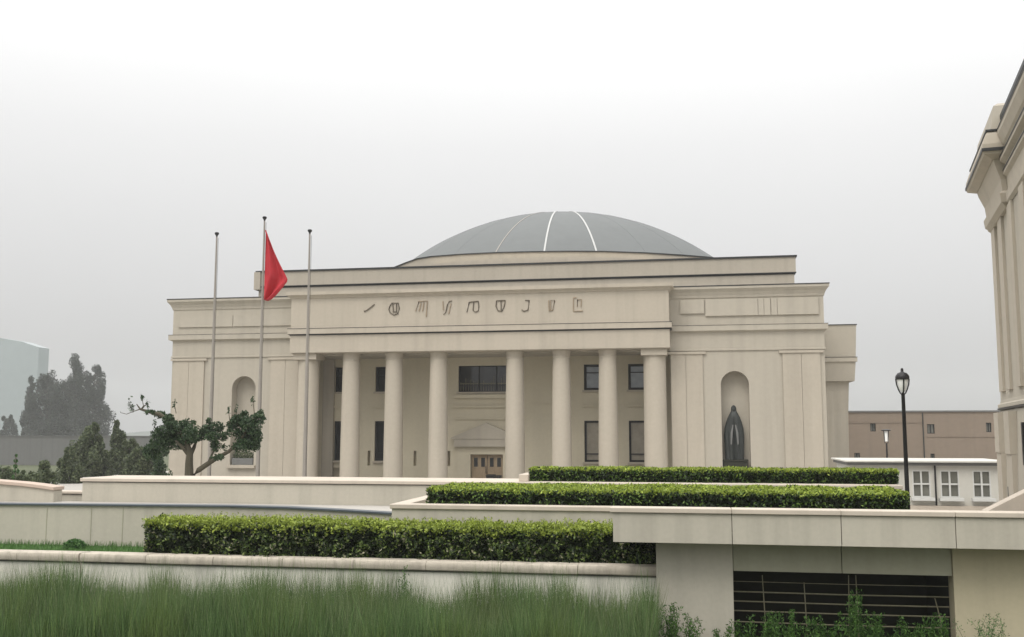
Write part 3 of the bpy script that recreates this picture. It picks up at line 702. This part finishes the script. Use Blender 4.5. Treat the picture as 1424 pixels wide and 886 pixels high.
# front wall with rounded stone coping
FWY = 26.1
def stonewall(u0, u1, va0, va1, Y, label, xend=None):
    a = at(u0, va0, Y); b = at(u1, va1, Y); x1 = xend if xend is not None else b.x
    e = thing('garden_wall', ((a.x+x1)/2, Y, -.5), label, 'wall', 'front garden wall sections')
    zt = (a.z+b.z)/2
    m = MB(); m.box(a.x, x1, Y+.08, Y+.45, -.6, zt-.25); m.build('wall_face', 'wallgrey', e)
    # coping stones with a rounded front
    prof = [(0.5,-.24),(0.02,-.24),(-.02,-.21),(-.035,-.14),(-.03,-.06),(.0,-.015),(.05,0),(.5,0)]
    k = max(1, round((x1-a.x)/1.9)); m = MB()
    for i in range(k):
        xa = a.x+(x1-a.x)*i/k+.006; xb = a.x+(x1-a.x)*(i+1)/k-.006; dz = random.uniform(-.006,.006); dy = random.uniform(-.006,.006)
        V = [(x, Y+p+dy, zt+q+dz) for x in (xa,xb) for p,q in prof]; n = len(prof)
        F = [tuple(range(n)), tuple(reversed(range(n,2*n)))]+[(j,(j+1)%n,(j+1)%n+n,j+n) for j in range(n)]
        m.add(V, F)
    m.build('coping', 'stone', e, smooth=True)
    m = MB(); m.box(a.x, x1, Y+.03, Y+.079, zt-.265, zt-.245); m.build('drip_joint', 'dark_lines', e)
    return zt
ztop = stonewall(112, 913, 770, 788, FWY, 'weathered garden wall with rounded stone coping below the tall hedge', xp0-.003)
stonewall(-60, 110, 766.5, 768.5, FWY+.12, 'short left section of garden wall with rounded coping at the left edge')
# lawn behind the wall
LZ = 1.42
m = MB(); m.box(-30, x0+1.2, FWY+.5, 29.49, 0, LZ); struct(m.build('lawn', 'lawn'))
n = 16000
bx = rng.uniform(-26, -13.0, n); by = rng.uniform(26.5, 29.4, n); h = rng.uniform(.04,.11, n)*(1+.8*(by > 29.1)); w = .008
an = rng.uniform(0, math.pi, n); le = rng.normal(0,.03,(n,2))
V = np.stack([np.column_stack([bx-w*np.cos(an), by-w*np.sin(an), np.full(n,LZ-.01)]), np.column_stack([bx+w*np.cos(an), by+w*np.sin(an), np.full(n,LZ-.01)]),
     np.column_stack([bx+le[:,0]+.002, by+le[:,1], LZ+h]), np.column_stack([bx+le[:,0]-.002, by+le[:,1], LZ+h])], 1).reshape(-1,3)
o = fast('lawn_grass', V, np.arange(4*n).reshape(n,4), ['lawnblade'], np.zeros(n)); tag(o, None, None, kind='stuff'); o['label'] = 'short green lawn grass behind the garden wall'; o['category'] = 'grass'

# ------------------------------------------------------------------ hedges
def hedge(name, label, x0, x1, y0, y1, z0, z1, n, size, mats, rough=.06, toplayer=.1, inset=.12, pale=0, shoots=0, group=None, aspect=.5):
    e = thing(name, ((x0+x1)/2, (y0+y1)/2, z0), label, 'hedge', group)
    m = MB(); m.box(x0+.3, x1-.3, y0+.3, y1-.3, z0, z1-.28); m.build('shade_core', 'core', e)  # solid dark box, standing in for shade between the leaves
    A = [(x1-x0)*(z1-z0), (x1-x0)*(y1-y0), (y1-y0)*(z1-z0), (y1-y0)*(z1-z0), (x1-x0)*(z1-z0)*.3]
    side = rng.choice(5, n, p=np.array(A)/sum(A))
    P = np.column_stack([rng.uniform(x0,x1,n), rng.uniform(y0,y1,n), rng.uniform(z0,z1,n)])
    dp = np.abs(rng.normal(0, inset*.55, n))
    for k, (ax, v, sg) in enumerate(((1,y0,1),(2,z1,-1),(0,x0,1),(0,x1,-1),(1,y1,-1))):
        q = side == k; P[q,ax] = v+sg*dp[q]
    wob = np.array([noise.noise(Vector((p[0]*1.3, p[1]*1.3, p[2]*1.6))) for p in P]); w2 = np.array([noise.noise(Vector((p[0]*4+9, p[1]*4, p[2]*4))) for p in P])
    P[:,1] -= (wob*1.2+w2*2.0)*rough*(side == 0); P[:,2] += (wob+w2*.8)*rough*((P[:,2]-z0)/(z1-z0))
    keep = ~((side == 0) & (w2 < -.16) & (rng.random(n) < .85))
    P = P[keep]; side = side[keep]; k = len(P)
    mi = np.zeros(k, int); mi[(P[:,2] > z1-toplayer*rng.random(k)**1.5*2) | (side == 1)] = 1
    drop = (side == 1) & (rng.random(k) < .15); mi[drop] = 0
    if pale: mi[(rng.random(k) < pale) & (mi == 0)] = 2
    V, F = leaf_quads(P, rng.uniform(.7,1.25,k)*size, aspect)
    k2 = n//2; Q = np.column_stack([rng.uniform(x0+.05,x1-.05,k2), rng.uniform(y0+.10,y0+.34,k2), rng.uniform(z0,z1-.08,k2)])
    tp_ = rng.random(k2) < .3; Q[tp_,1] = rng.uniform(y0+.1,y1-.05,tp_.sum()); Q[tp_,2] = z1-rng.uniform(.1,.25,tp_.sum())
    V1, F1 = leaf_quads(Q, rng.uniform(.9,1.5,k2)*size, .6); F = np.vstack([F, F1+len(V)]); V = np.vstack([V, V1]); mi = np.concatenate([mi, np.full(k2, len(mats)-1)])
    if shoots:
        sp = np.column_stack([rng.uniform(x0,x1,shoots), rng.uniform(y0,y1,shoots), np.full(shoots, z1)])
        hh = rng.uniform(.04,.2,shoots)*(1+.8*nz(sp, .8, 5)); pts = []
        for s_, h_ in zip(sp, hh):
            for t in range(5): pts.append(s_+np.array([rng.normal(0,.02), rng.normal(0,.02), h_*(t+1)/5]))
        V2, F2 = leaf_quads(np.array(pts), size*.75, .4, up_bias=1.0)
        F = np.vstack([F, F2+len(V)]); V = np.vstack([V, V2]); mi = np.concatenate([mi, np.ones(len(F2), int)])
    fast('foliage', V, F, mats, mi, e)
    return e
hy0, hy1 = FWY+.5, SY-.08
hz1 = at(600,732,hy0).z
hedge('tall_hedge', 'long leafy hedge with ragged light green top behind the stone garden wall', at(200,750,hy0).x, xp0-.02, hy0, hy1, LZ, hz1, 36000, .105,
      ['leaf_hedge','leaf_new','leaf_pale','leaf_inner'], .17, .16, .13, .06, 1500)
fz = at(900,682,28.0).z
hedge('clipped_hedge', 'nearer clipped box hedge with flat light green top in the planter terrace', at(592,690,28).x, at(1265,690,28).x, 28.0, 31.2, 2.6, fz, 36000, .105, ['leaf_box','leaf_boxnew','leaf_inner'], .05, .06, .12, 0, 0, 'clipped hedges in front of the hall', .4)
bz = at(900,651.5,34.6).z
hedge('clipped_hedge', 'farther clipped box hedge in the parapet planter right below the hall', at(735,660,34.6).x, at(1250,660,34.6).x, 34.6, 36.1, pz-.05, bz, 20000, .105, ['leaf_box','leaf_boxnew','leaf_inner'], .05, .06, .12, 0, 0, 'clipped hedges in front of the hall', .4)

# ------------------------------------------------------------------ lamps
def lamp_big():
    Y = 33; t = at(1257,512,Y); x = at(1258,600,Y).x; zt = t.z; k = Y/1370.
    e = thing('street_lamp', (x, Y, .3), 'tall black street lamp with acorn shaped white lantern beside the clipped hedges', 'street lamp')
    zs_ = at(1257,547,Y).z; zc_ = at(1257,527,Y).z; zd = at(1257,519,Y).z
    m = MB(); m.lathe(x, Y, [(.14,.3),(.14,.5),(.1,.6),(.08,1.5),(.068,3.2),(.055,zs_-.05),(.085,zs_)], 14); m.build('pole', 'lampmetal', e, smooth=True)
    head = MB(); head.lathe(x, Y, [(.205,zc_-.02),(.21,zc_+.05),(.198,zc_+.1),(.14,zd-.0),(.06,zd+.03),(.045,zd+.05),(.04,zt-.02),(.02,zt)], 24); hd = head.build('lamp_cap', 'lampmetal', e, smooth=True)
    m = MB(); m.lathe(x, Y, [(.04,zs_+.03),(.09,zs_+.1),(.135,zs_+.24),(.16,zs_+.36),(.168,zc_-.025)], 24); m.build('diffuser', 'diffuser', hd, smooth=True)
    for a in range(4):
        an = math.pi/2*a; c, s = math.cos(an), math.sin(an); m = MB()
        m.tube([(x+c*.07, Y+s*.07, zs_-.01), (x+c*.13, Y+s*.13, zs_+.12), (x+c*.18, Y+s*.18, zs_+.28), (x+c*.198, Y+s*.198, zc_)], .022, 6); m.build('bracket', 'lampmetal', hd, smooth=True)
lamp_big()
def lamp_small():
    Y = 66; t = at(1232,597,Y); x = at(1233,620,Y).x; z = t.z
    e = thing('street_lamp', (x, Y, .3), 'small distant dark street lamp with flat cap, standing behind the white pavilion', 'street lamp')
    m = MB(); m.lathe(x, Y, [(.1,.3),(.07,.6),(.05,z-.85)], 10); m.build('pole', 'lampmetal', e, smooth=True)
    m = MB(); m.lathe(x, Y, [(.28,z-.1),(.3,z-.05),(.2,z-.02),(.05,z)], 14); c = m.build('lamp_cap', 'lampmetal', e, smooth=True)
    m = MB(); m.lathe(x, Y, [(.13,z-.75),(.15,z-.11)], 14); m.build('diffuser', 'diffuser', c, smooth=True)
    for a in range(4):
        an = math.pi/2*a+.6; m = MB(); m.tube([(x+.12*math.cos(an), Y+.12*math.sin(an), z-.86), (x+.2*math.cos(an), Y+.2*math.sin(an), z-.1)], .025, 5); m.build('bracket', 'lampmetal', c)
lamp_small()

# ------------------------------------------------------------------ leaning tree in front of the hall
TY = 46
tree = thing('leaning_tree', tuple(Vector((at(263,668,TY).x, TY, .3))), 'small windswept tree with dark green cloud shaped foliage in front of the hall', 'tree')
def T2(u, v, dy=0): return at(u, v, TY+dy)
m = MB()
b0 = T2(263, 668); 
m.tube([(b0.x,TY,.3), T2(263,662), T2(263,645), T2(264,630), T2(258,612), T2(250,600)], [.24,.22,.19,.16,.11,.07], 10)
m.tube([T2(264,634), T2(270,622,.3), T2(274,610,.4)], [.12,.09,.05], 8)
m.tube([T2(262,632), T2(254,622,-.2), T2(244,613,-.3)], [.11,.09,.05], 8)
m.tube([(b0.x+.1,TY,.5), T2(266,664), T2(276,654), T2(289,645), T2(302,637), T2(318,628), T2(335,612), T2(345,595)], [.2,.16,.13,.12,.1,.09,.07,.04], 10)
m.tube([T2(289,645), T2(296,630), T2(300,612)], [.07,.05,.03], 7)
m.tube([T2(250,600), T2(236,587), T2(222,576), T2(208,573), T2(195,569), T2(190,562)], [.1,.1,.1,.08,.05,.02], 8)
m.tube([T2(195,569), T2(186,572), T2(176,576), T2(168,574), T2(167,572)], [.03,.02,.015,.012,.01], 5)
m.tube([T2(196,570), T2(200,565), T2(205,562)], [.05,.04,.012], 5)
m.tube([T2(187,572), T2(182,566), T2(180,560)], [.02,.015,.01], 5)
for u, v in ((198,553),(318,568),(328,566),(352,556),(243,561),(215,588)):
    m.tube([T2(u+2,v+22 if u > 300 else v+14), T2(u,v+4), T2(u,v)], [.02,.015,.012], 5)
m.build('trunk', 'bark', tree, smooth=True)
cl = [(250,597,19,13),(228,604,20,12),(268,603,14,14),(245,615,24,11),(222,618,16,12),(280,606,9,8),(212,628,13,14),(235,583,9,8),(222,577,12,5.5),(208,573,9,4),
      (286,597,10,7),(300,594,14,8),(296,608,12,8),(300,620,8,9),(302,636,11,5),(290,585,4,5),
      (335,586,16,10),(350,590,16,13),(345,606,20,13),(338,620,17,10),(360,580,8,8),(325,600,10,9),(352,620,10,9),(328,583,7,7),(340,575,6,5),(363,573,5,4),(355,606,10,14),(262,588,12,6),(238,594,14,9),(258,611,14,7),(310,607,9,7),(322,592,7,8),(316,622,8,6)]
pts = []; szs = []
for u, v, ru, rv in cl:
    c = np.array(T2(u, v, random.uniform(-.5,.5))); k = TY/1385.
    n = int(ru*rv*5.2)
    d = rng.normal(size=(n,3)); d /= np.linalg.norm(d, axis=1, keepdims=True); rr = rng.random(n)**.45
    p = c+d*rr[:,None]*np.array([ru*k, min(ru,rv)*k*1.25, rv*k])*1.05
    q = nz(p, 2.6, u); p = p[q > -.26]; pts.append(p)
for u, v in ((198,553),(318,570),(328,568),(351,556),(243,562),(215,590),(180,562),(184,568),(366,585),(205,562)):
    c = np.array(T2(u, v)); pts.append(c+rng.normal(size=(26,3))*np.array([.045,.045,.11]))
P = np.vstack(pts)
V, F = leaf_quads(P, rng.uniform(.09,.19,len(P)), .45, up_bias=.3); fast('crown', V, F, ['leaf_pine'], np.zeros(len(F)), tree)

# ------------------------------------------------------------------ background trees
def crown_tree(name, label, u, vtop, vbase, halfw, Y, shape, n, leaf, m_leaf, group, cat='tree', lean=0, seed=0):
    base = at(u, vbase, Y); top = at(u+lean, vtop, Y); k = Y/1390.
    zb_ = min(base.z, 0.2) if Y > 60 else base.z; e = thing(name, (base.x, Y, -.5), label, cat, group); H = top.z; w = halfw*k
    m = MB(); m.tube([(base.x,Y,-.5),(base.x+(top.x-base.x)*.4,Y,H*.4),(top.x,Y,H*.93)], [max(.06,H*.018),max(.04,H*.012),.03], 8)
    rnd = random.Random(seed)
    lobes = []
    for i in range(shape[0]):
        t = (i+.5)/shape[0]; prof = shape[1](t)
        for j in range(max(1, int(shape[2]*prof)+1)):
            an = rnd.uniform(0, 2*math.pi); rr = w*prof*rnd.uniform(.25,.85)
            c = Vector((base.x+(top.x-base.x)*t+rr*math.cos(an), Y+rr*.8*math.sin(an), zb_+.5+(H-zb_-.6)*t))
            lobes.append((c, w*rnd.uniform(.26,.46)*(1-.45*t)))
            m.tube([(base.x+(top.x-base.x)*t*.7, Y, max(0,c.z-rr*.9-.3)), c], [.05*k*9,.012*k*9], 5)
    m.build('trunk', 'barkgrey', e)
    pts = []
    for c, r in lobes:
        q = n//len(lobes); d = rng.normal(size=(q,3)); d /= np.linalg.norm(d, axis=1, keepdims=True)
        pts.append(np.array(c)+d*(rng.random(q)**.4)[:,None]*np.array([r*.85,r*.85,r*1.5]))
    P = np.vstack(pts); P = P[P[:,2] > -.4]; q = nz(P, 1.1/ max(.6, w*.25), seed); P = P[q > -.36]
    V, F = leaf_quads(P, rng.uniform(.6,1.3,len(P))*leaf, .5, up_bias=.6); fast('crown', V, F, [m_leaf], np.zeros(len(F)), e)
cone = lambda t: (1-t)**.6*(.55+.45*min(1, t*5))
oval = lambda t: math.sin(math.pi*min(.999, .12+t*.86))**.7
gB = 'tall grey trees behind the boundary wall'
crown_tree('conifer_tree', 'tallest hazy pointed tree of the group behind the grey wall', 106, 498, 625, 36, 380, (14, cone, 8), 26000, .8, 'leaf_far', gB, seed=1)
crown_tree('conifer_tree', 'hazy tree right of the tallest one behind the grey wall, overlapping its side', 132, 510, 625, 30, 386, (12, oval, 7), 22000, .8, 'leaf_far', gB, seed=2)
crown_tree('conifer_tree', 'broad rounded hazy tree left of the tallest one behind the grey wall', 66, 522, 625, 38, 376, (12, oval, 8), 26000, .8, 'leaf_far', gB, seed=3)
crown_tree('conifer_tree', 'thin topped hazy tree standing against the glass block behind the grey wall', 42, 524, 625, 20, 383, (12, cone, 6), 13000, .8, 'leaf_far', gB, seed=4)
crown_tree('broadleaf_tree', 'low faint hazy tree at the far left edge in front of the glass block', 8, 577, 625, 22, 400, (6, oval, 4), 6000, .8, 'leaf_far', gB, seed=5)
crown_tree('conifer_tree', 'middle hazy tree filling the space between the broad rounded tree and the tallest one', 86, 532, 625, 30, 384, (10, oval, 8), 20000, .8, 'leaf_far', gB, seed=21)
gM = 'green trees in front of the boundary wall'
crown_tree('broadleaf_tree', 'pointed green tree standing in front of the right end of the grey wall', 163, 585, 668, 24, 104, (9, cone, 5), 13000, .3, 'leaf_mid', gM, seed=6)
crown_tree('broadleaf_tree', 'wide green tree overlapping the middle of the grey wall, under the tallest trees', 128, 590, 690, 38, 98, (9, oval, 6), 20000, .3, 'leaf_mid', gM, seed=7)
crown_tree('broadleaf_tree', 'low rounded green tree at the gap between the two left hand walls', 96, 622, 690, 24, 84, (7, oval, 5), 11000, .26, 'leaf_mid', gM, seed=8)
crown_tree('broadleaf_tree', 'small green tree between the pointed green tree and the round bush', 180, 612, 670, 24, 100, (6, oval, 6), 8000, .3, 'leaf_mid', gM, seed=22)
crown_tree('broadleaf_tree', 'round bush beside the left end of the hall', 196, 622, 672, 26, 92, (6, oval, 6), 12000, .28, 'leaf_mid', gM, seed=9)
crown_tree('broadleaf_tree', 'dark bush close against the left corner of the hall behind the windswept tree', 222, 603, 672, 22, 74, (8, oval, 5), 7000, .2, 'leaf_pine', gM, seed=10)
gS = 'shrubs behind the left edge wall'
crown_tree('sapling', 'thin pointed sapling rising above the low left wall', 22, 628, 680, 8, 62, (8, cone, 3), 1800, .16, 'leaf_shrub', gS, seed=11)
crown_tree('shrub', 'low green shrub at the left edge above the sloping wall', 4, 650, 685, 26, 66, (4, oval, 6), 3500, .2, 'leaf_mid', gS, 'shrub', seed=12)
crown_tree('shrub', 'rounded green shrub right of the sapling above the sloping wall', 60, 641, 690, 24, 64, (5, oval, 6), 4200, .2, 'leaf_mid', gS, 'shrub', seed=13)
crown_tree('shrub', 'flat green shrub between the sapling and the rounded shrub', 36, 655, 690, 20, 60, (4, oval, 6), 3000, .2, 'leaf_mid', gS, 'shrub', seed=14)
# round bush on the lawn
bc = at(104, 753, 28.6)
e = thing('round_bush', (bc.x, 28.6, LZ), 'small dark green round bush on the lawn by the retaining wall', 'bush')
n = 1500; d = rng.normal(size=(n,3)); d /= np.linalg.norm(d, axis=1, keepdims=True); d[:,2] = np.abs(d[:,2])
P = np.array((bc.x, 28.6, LZ+.03))+d*(rng.random(n)**.3)[:,None]*np.array([.34,.3,.27])
V, F = leaf_quads(P, .085, .55); fast('foliage', V, F, ['leaf_shrub'], np.zeros(len(F)), e)
m = MB(); m.tube([(bc.x,28.6,LZ-.05),(bc.x+.02,28.6,LZ+.15)], [.03,.015], 6); m.build('stem', 'bark', e)

# ------------------------------------------------------------------ tall grass in the foreground
n = 80000
X = rng.uniform(-25, xp0+.05, n); Yg = rng.uniform(20.5, FWY-.3, n)
cl_ = np.array([noise.noise(Vector((x*.55, y*.4, 1.7))) for x, y in zip(X, Yg)]); c2 = np.array([noise.noise(Vector((x*2.2, y*1.2, 8.7))) for x, y in zip(X, Yg)])
H = (1.55+.75*cl_+.45*c2)*rng.uniform(.62,1.12,n); H = np.clip(H, .3, None)
tall = rng.random(n) < .05; H[tall] *= rng.uniform(1.1,1.35,tall.sum())
def blades(X, Y, H, w, lean, base=-.5):
    n = len(X); an = rng.uniform(0, math.pi, n); dx, dy = np.cos(an)*w, np.sin(an)*w
    l = rng.normal(0, lean, (n,2))*H[:,None]; Z = np.zeros(n)+base
    q = [np.column_stack([X-dx, Y-dy, Z]), np.column_stack([X+dx, Y+dy, Z]),
         np.column_stack([X+dx*.8+l[:,0]*.3, Y+dy*.8+l[:,1]*.3, Z+H*.55]), np.column_stack([X-dx*.8+l[:,0]*.3, Y-dy*.8+l[:,1]*.3, Z+H*.55]),
         np.column_stack([X+dx*.12+l[:,0], Y+dy*.12+l[:,1], Z+H]), np.column_stack([X-dx*.12+l[:,0], Y-dy*.12+l[:,1], Z+H])]
    V = np.stack(q, 1).reshape(-1,3); b = np.arange(n)[:,None]*6
    F = np.concatenate([b+np.array([[0,1,2,3]]), b+np.array([[3,2,4,5]])], 1).reshape(-1,4)
    return V, F
V, F = blades(X, Yg, H, .0075, .10)
pt_ = np.array([noise.noise(Vector((x*.9+30, y*.9, 4.2))) for x, y in zip(X, Yg)])
m1 = (pt_+rng.normal(0,.15,n) > .12).astype(int)*2; m1[rng.random(n) < .07] = 1
mi = np.repeat(m1, 2)
n2 = 14000
X2 = rng.uniform(-25, xp0, n2); Y2 = rng.uniform(21.5, FWY-.35, n2)
H2 = np.array([1.75+.5*noise.noise(Vector((x*.55, y*.4, 1.7)))+.4*noise.noise(Vector((x*1.7, y, 6.1))) for x, y in zip(X2, Y2)])*rng.uniform(.75,1.22,n2)
V2, F2 = blades(X2, Y2, np.clip(H2,.4,None), .0042, .13)
V = np.vstack([V, V2]); F = np.vstack([F, F2+len(V)-len(V2)]); mi = np.concatenate([mi, np.ones(2*n2, int)])
o = fast('tall_grass', V, F, ['grass','grassdry','grass_b'], mi); o['kind'] = 'stuff'; o['label'] = 'tall soft green grass growing below the garden wall'; o['category'] = 'grass'
# wild plants in front of the right piers
def wild(u, vtop, Y, w, nst, label, leaf=.09, mt='weed', name='wild_plant'):
    b = at(u, vtop, Y); e = thing(name, (b.x, Y, -.5), label, 'plant', 'wild plants along the foot of the terrace')
    H = b.z+.5; m = MB(); pts = []
    for i in range(nst):
        x = b.x+random.gauss(0, w*.35); y = Y+random.gauss(0, .12); h = H*random.uniform(.6, 1.0); lx = random.gauss(0, w*.35); ly = random.gauss(0,.1)
        path = [Vector((x+lx*t*t, y+ly*t*t, -.5+h*t)) for t in (0,.35,.7,1)]
        m.tube(path, [.008,.007,.005,.003], 4)
        for t in np.linspace(.25, 1, int(h*14)):
            for s in range(5):
                pts.append((x+lx*t*t+random.gauss(0,.045), y+ly*t*t+random.gauss(0,.045), -.5+h*t+random.gauss(0,.02)))
    m.build('stem', mt, e); V, F = leaf_quads(np.array(pts), leaf, .3, up_bias=.8); fast('foliage', V, F, [mt], np.zeros(len(F)), e)
wild(930, 836, 25.15, .5, 18, 'tall green weed clump at the left corner of the left pier')
wild(958, 852, 25.1, .35, 10, 'thin weed clump against the middle of the left pier')
wild(1005, 868, 25.1, .45, 16, 'low bushy weed beside the left jamb of the barred opening')
wild(1062, 852, 25.2, .7, 22, 'green weeds at the left end of the barred opening')
wild(1100, 848, 25.25, .6, 15, 'leafy weeds left of centre in front of the bars')
wild(1182, 818, 25.3, .28, 9, 'tallest climbing weed in front of the middle of the bars')
wild(1215, 848, 25.2, .7, 20, 'dense weed clump right of the tallest weed in front of the bars')
wild(1145, 858, 25.2, .6, 20, 'low weeds between the leafy weeds and the tallest weed')
wild(1262, 858, 25.2, .5, 14, 'low weeds right of centre under the bars')
wild(1305, 848, 25.25, .35, 10, 'pale weed beside the right jamb of the barred opening')
wild(1376, 846, 24.9, .55, 16, 'small airy green shrub in front of the right pier', .06, 'leaf_shrub')
wild(562, 786, 25.0, .12, 3, 'single tall stemmed weed rising from the grass to the stone coping', .08)
wild(132, 806, 24.8, .3, 9, 'leafy weed clump in the tall grass below the left joint of the garden wall', .07)
wild(470, 812, 24.9, .2, 5, 'small pale weed in the grass gap left of the single tall stemmed weed', .07, 'leaf_shrub')
for i, (u, v0, u2, v2, lab) in enumerate(((1118,810,1122,872,'left of the leaning pair'), (1060,800,1064,860,'near the left jamb of the opening'), (1180,800,1181,872,'left stake of the close pair in the middle of the bars'), (1190,800,1194,872,'right stake of the close pair in the middle of the bars'), (1300,832,1308,862,'short leaning stake near the right jamb of the opening'))):
    a = at(u, v0, PY+.38); b = at(u2, v2, PY+.38); m = MB(); m.tube([(b.x+(b.x-a.x)*.1, b.y, -.5), b, a], [.018,.016,.012], 6)
    o = m.build('plant_stake', 'rail', None, smooth=True); tag(o, 'thin olive plant stake, '+lab if i > 1 else 'thin olive plant stake standing before the bars, '+lab, 'stake', 'stakes in front of the bars')

# ------------------------------------------------------------------ render settings
S.view_settings.view_transform = 'Standard'; S.view_settings.look = 'None'; S.view_settings.gamma = 1; S.view_settings.exposure = .06
S.cycles.use_denoising = True; S.cycles.volume_bounces = 1; S.cycles.max_bounces = 8; S.cycles.diffuse_bounces = 4; S.cycles.transparent_max_bounces = 8
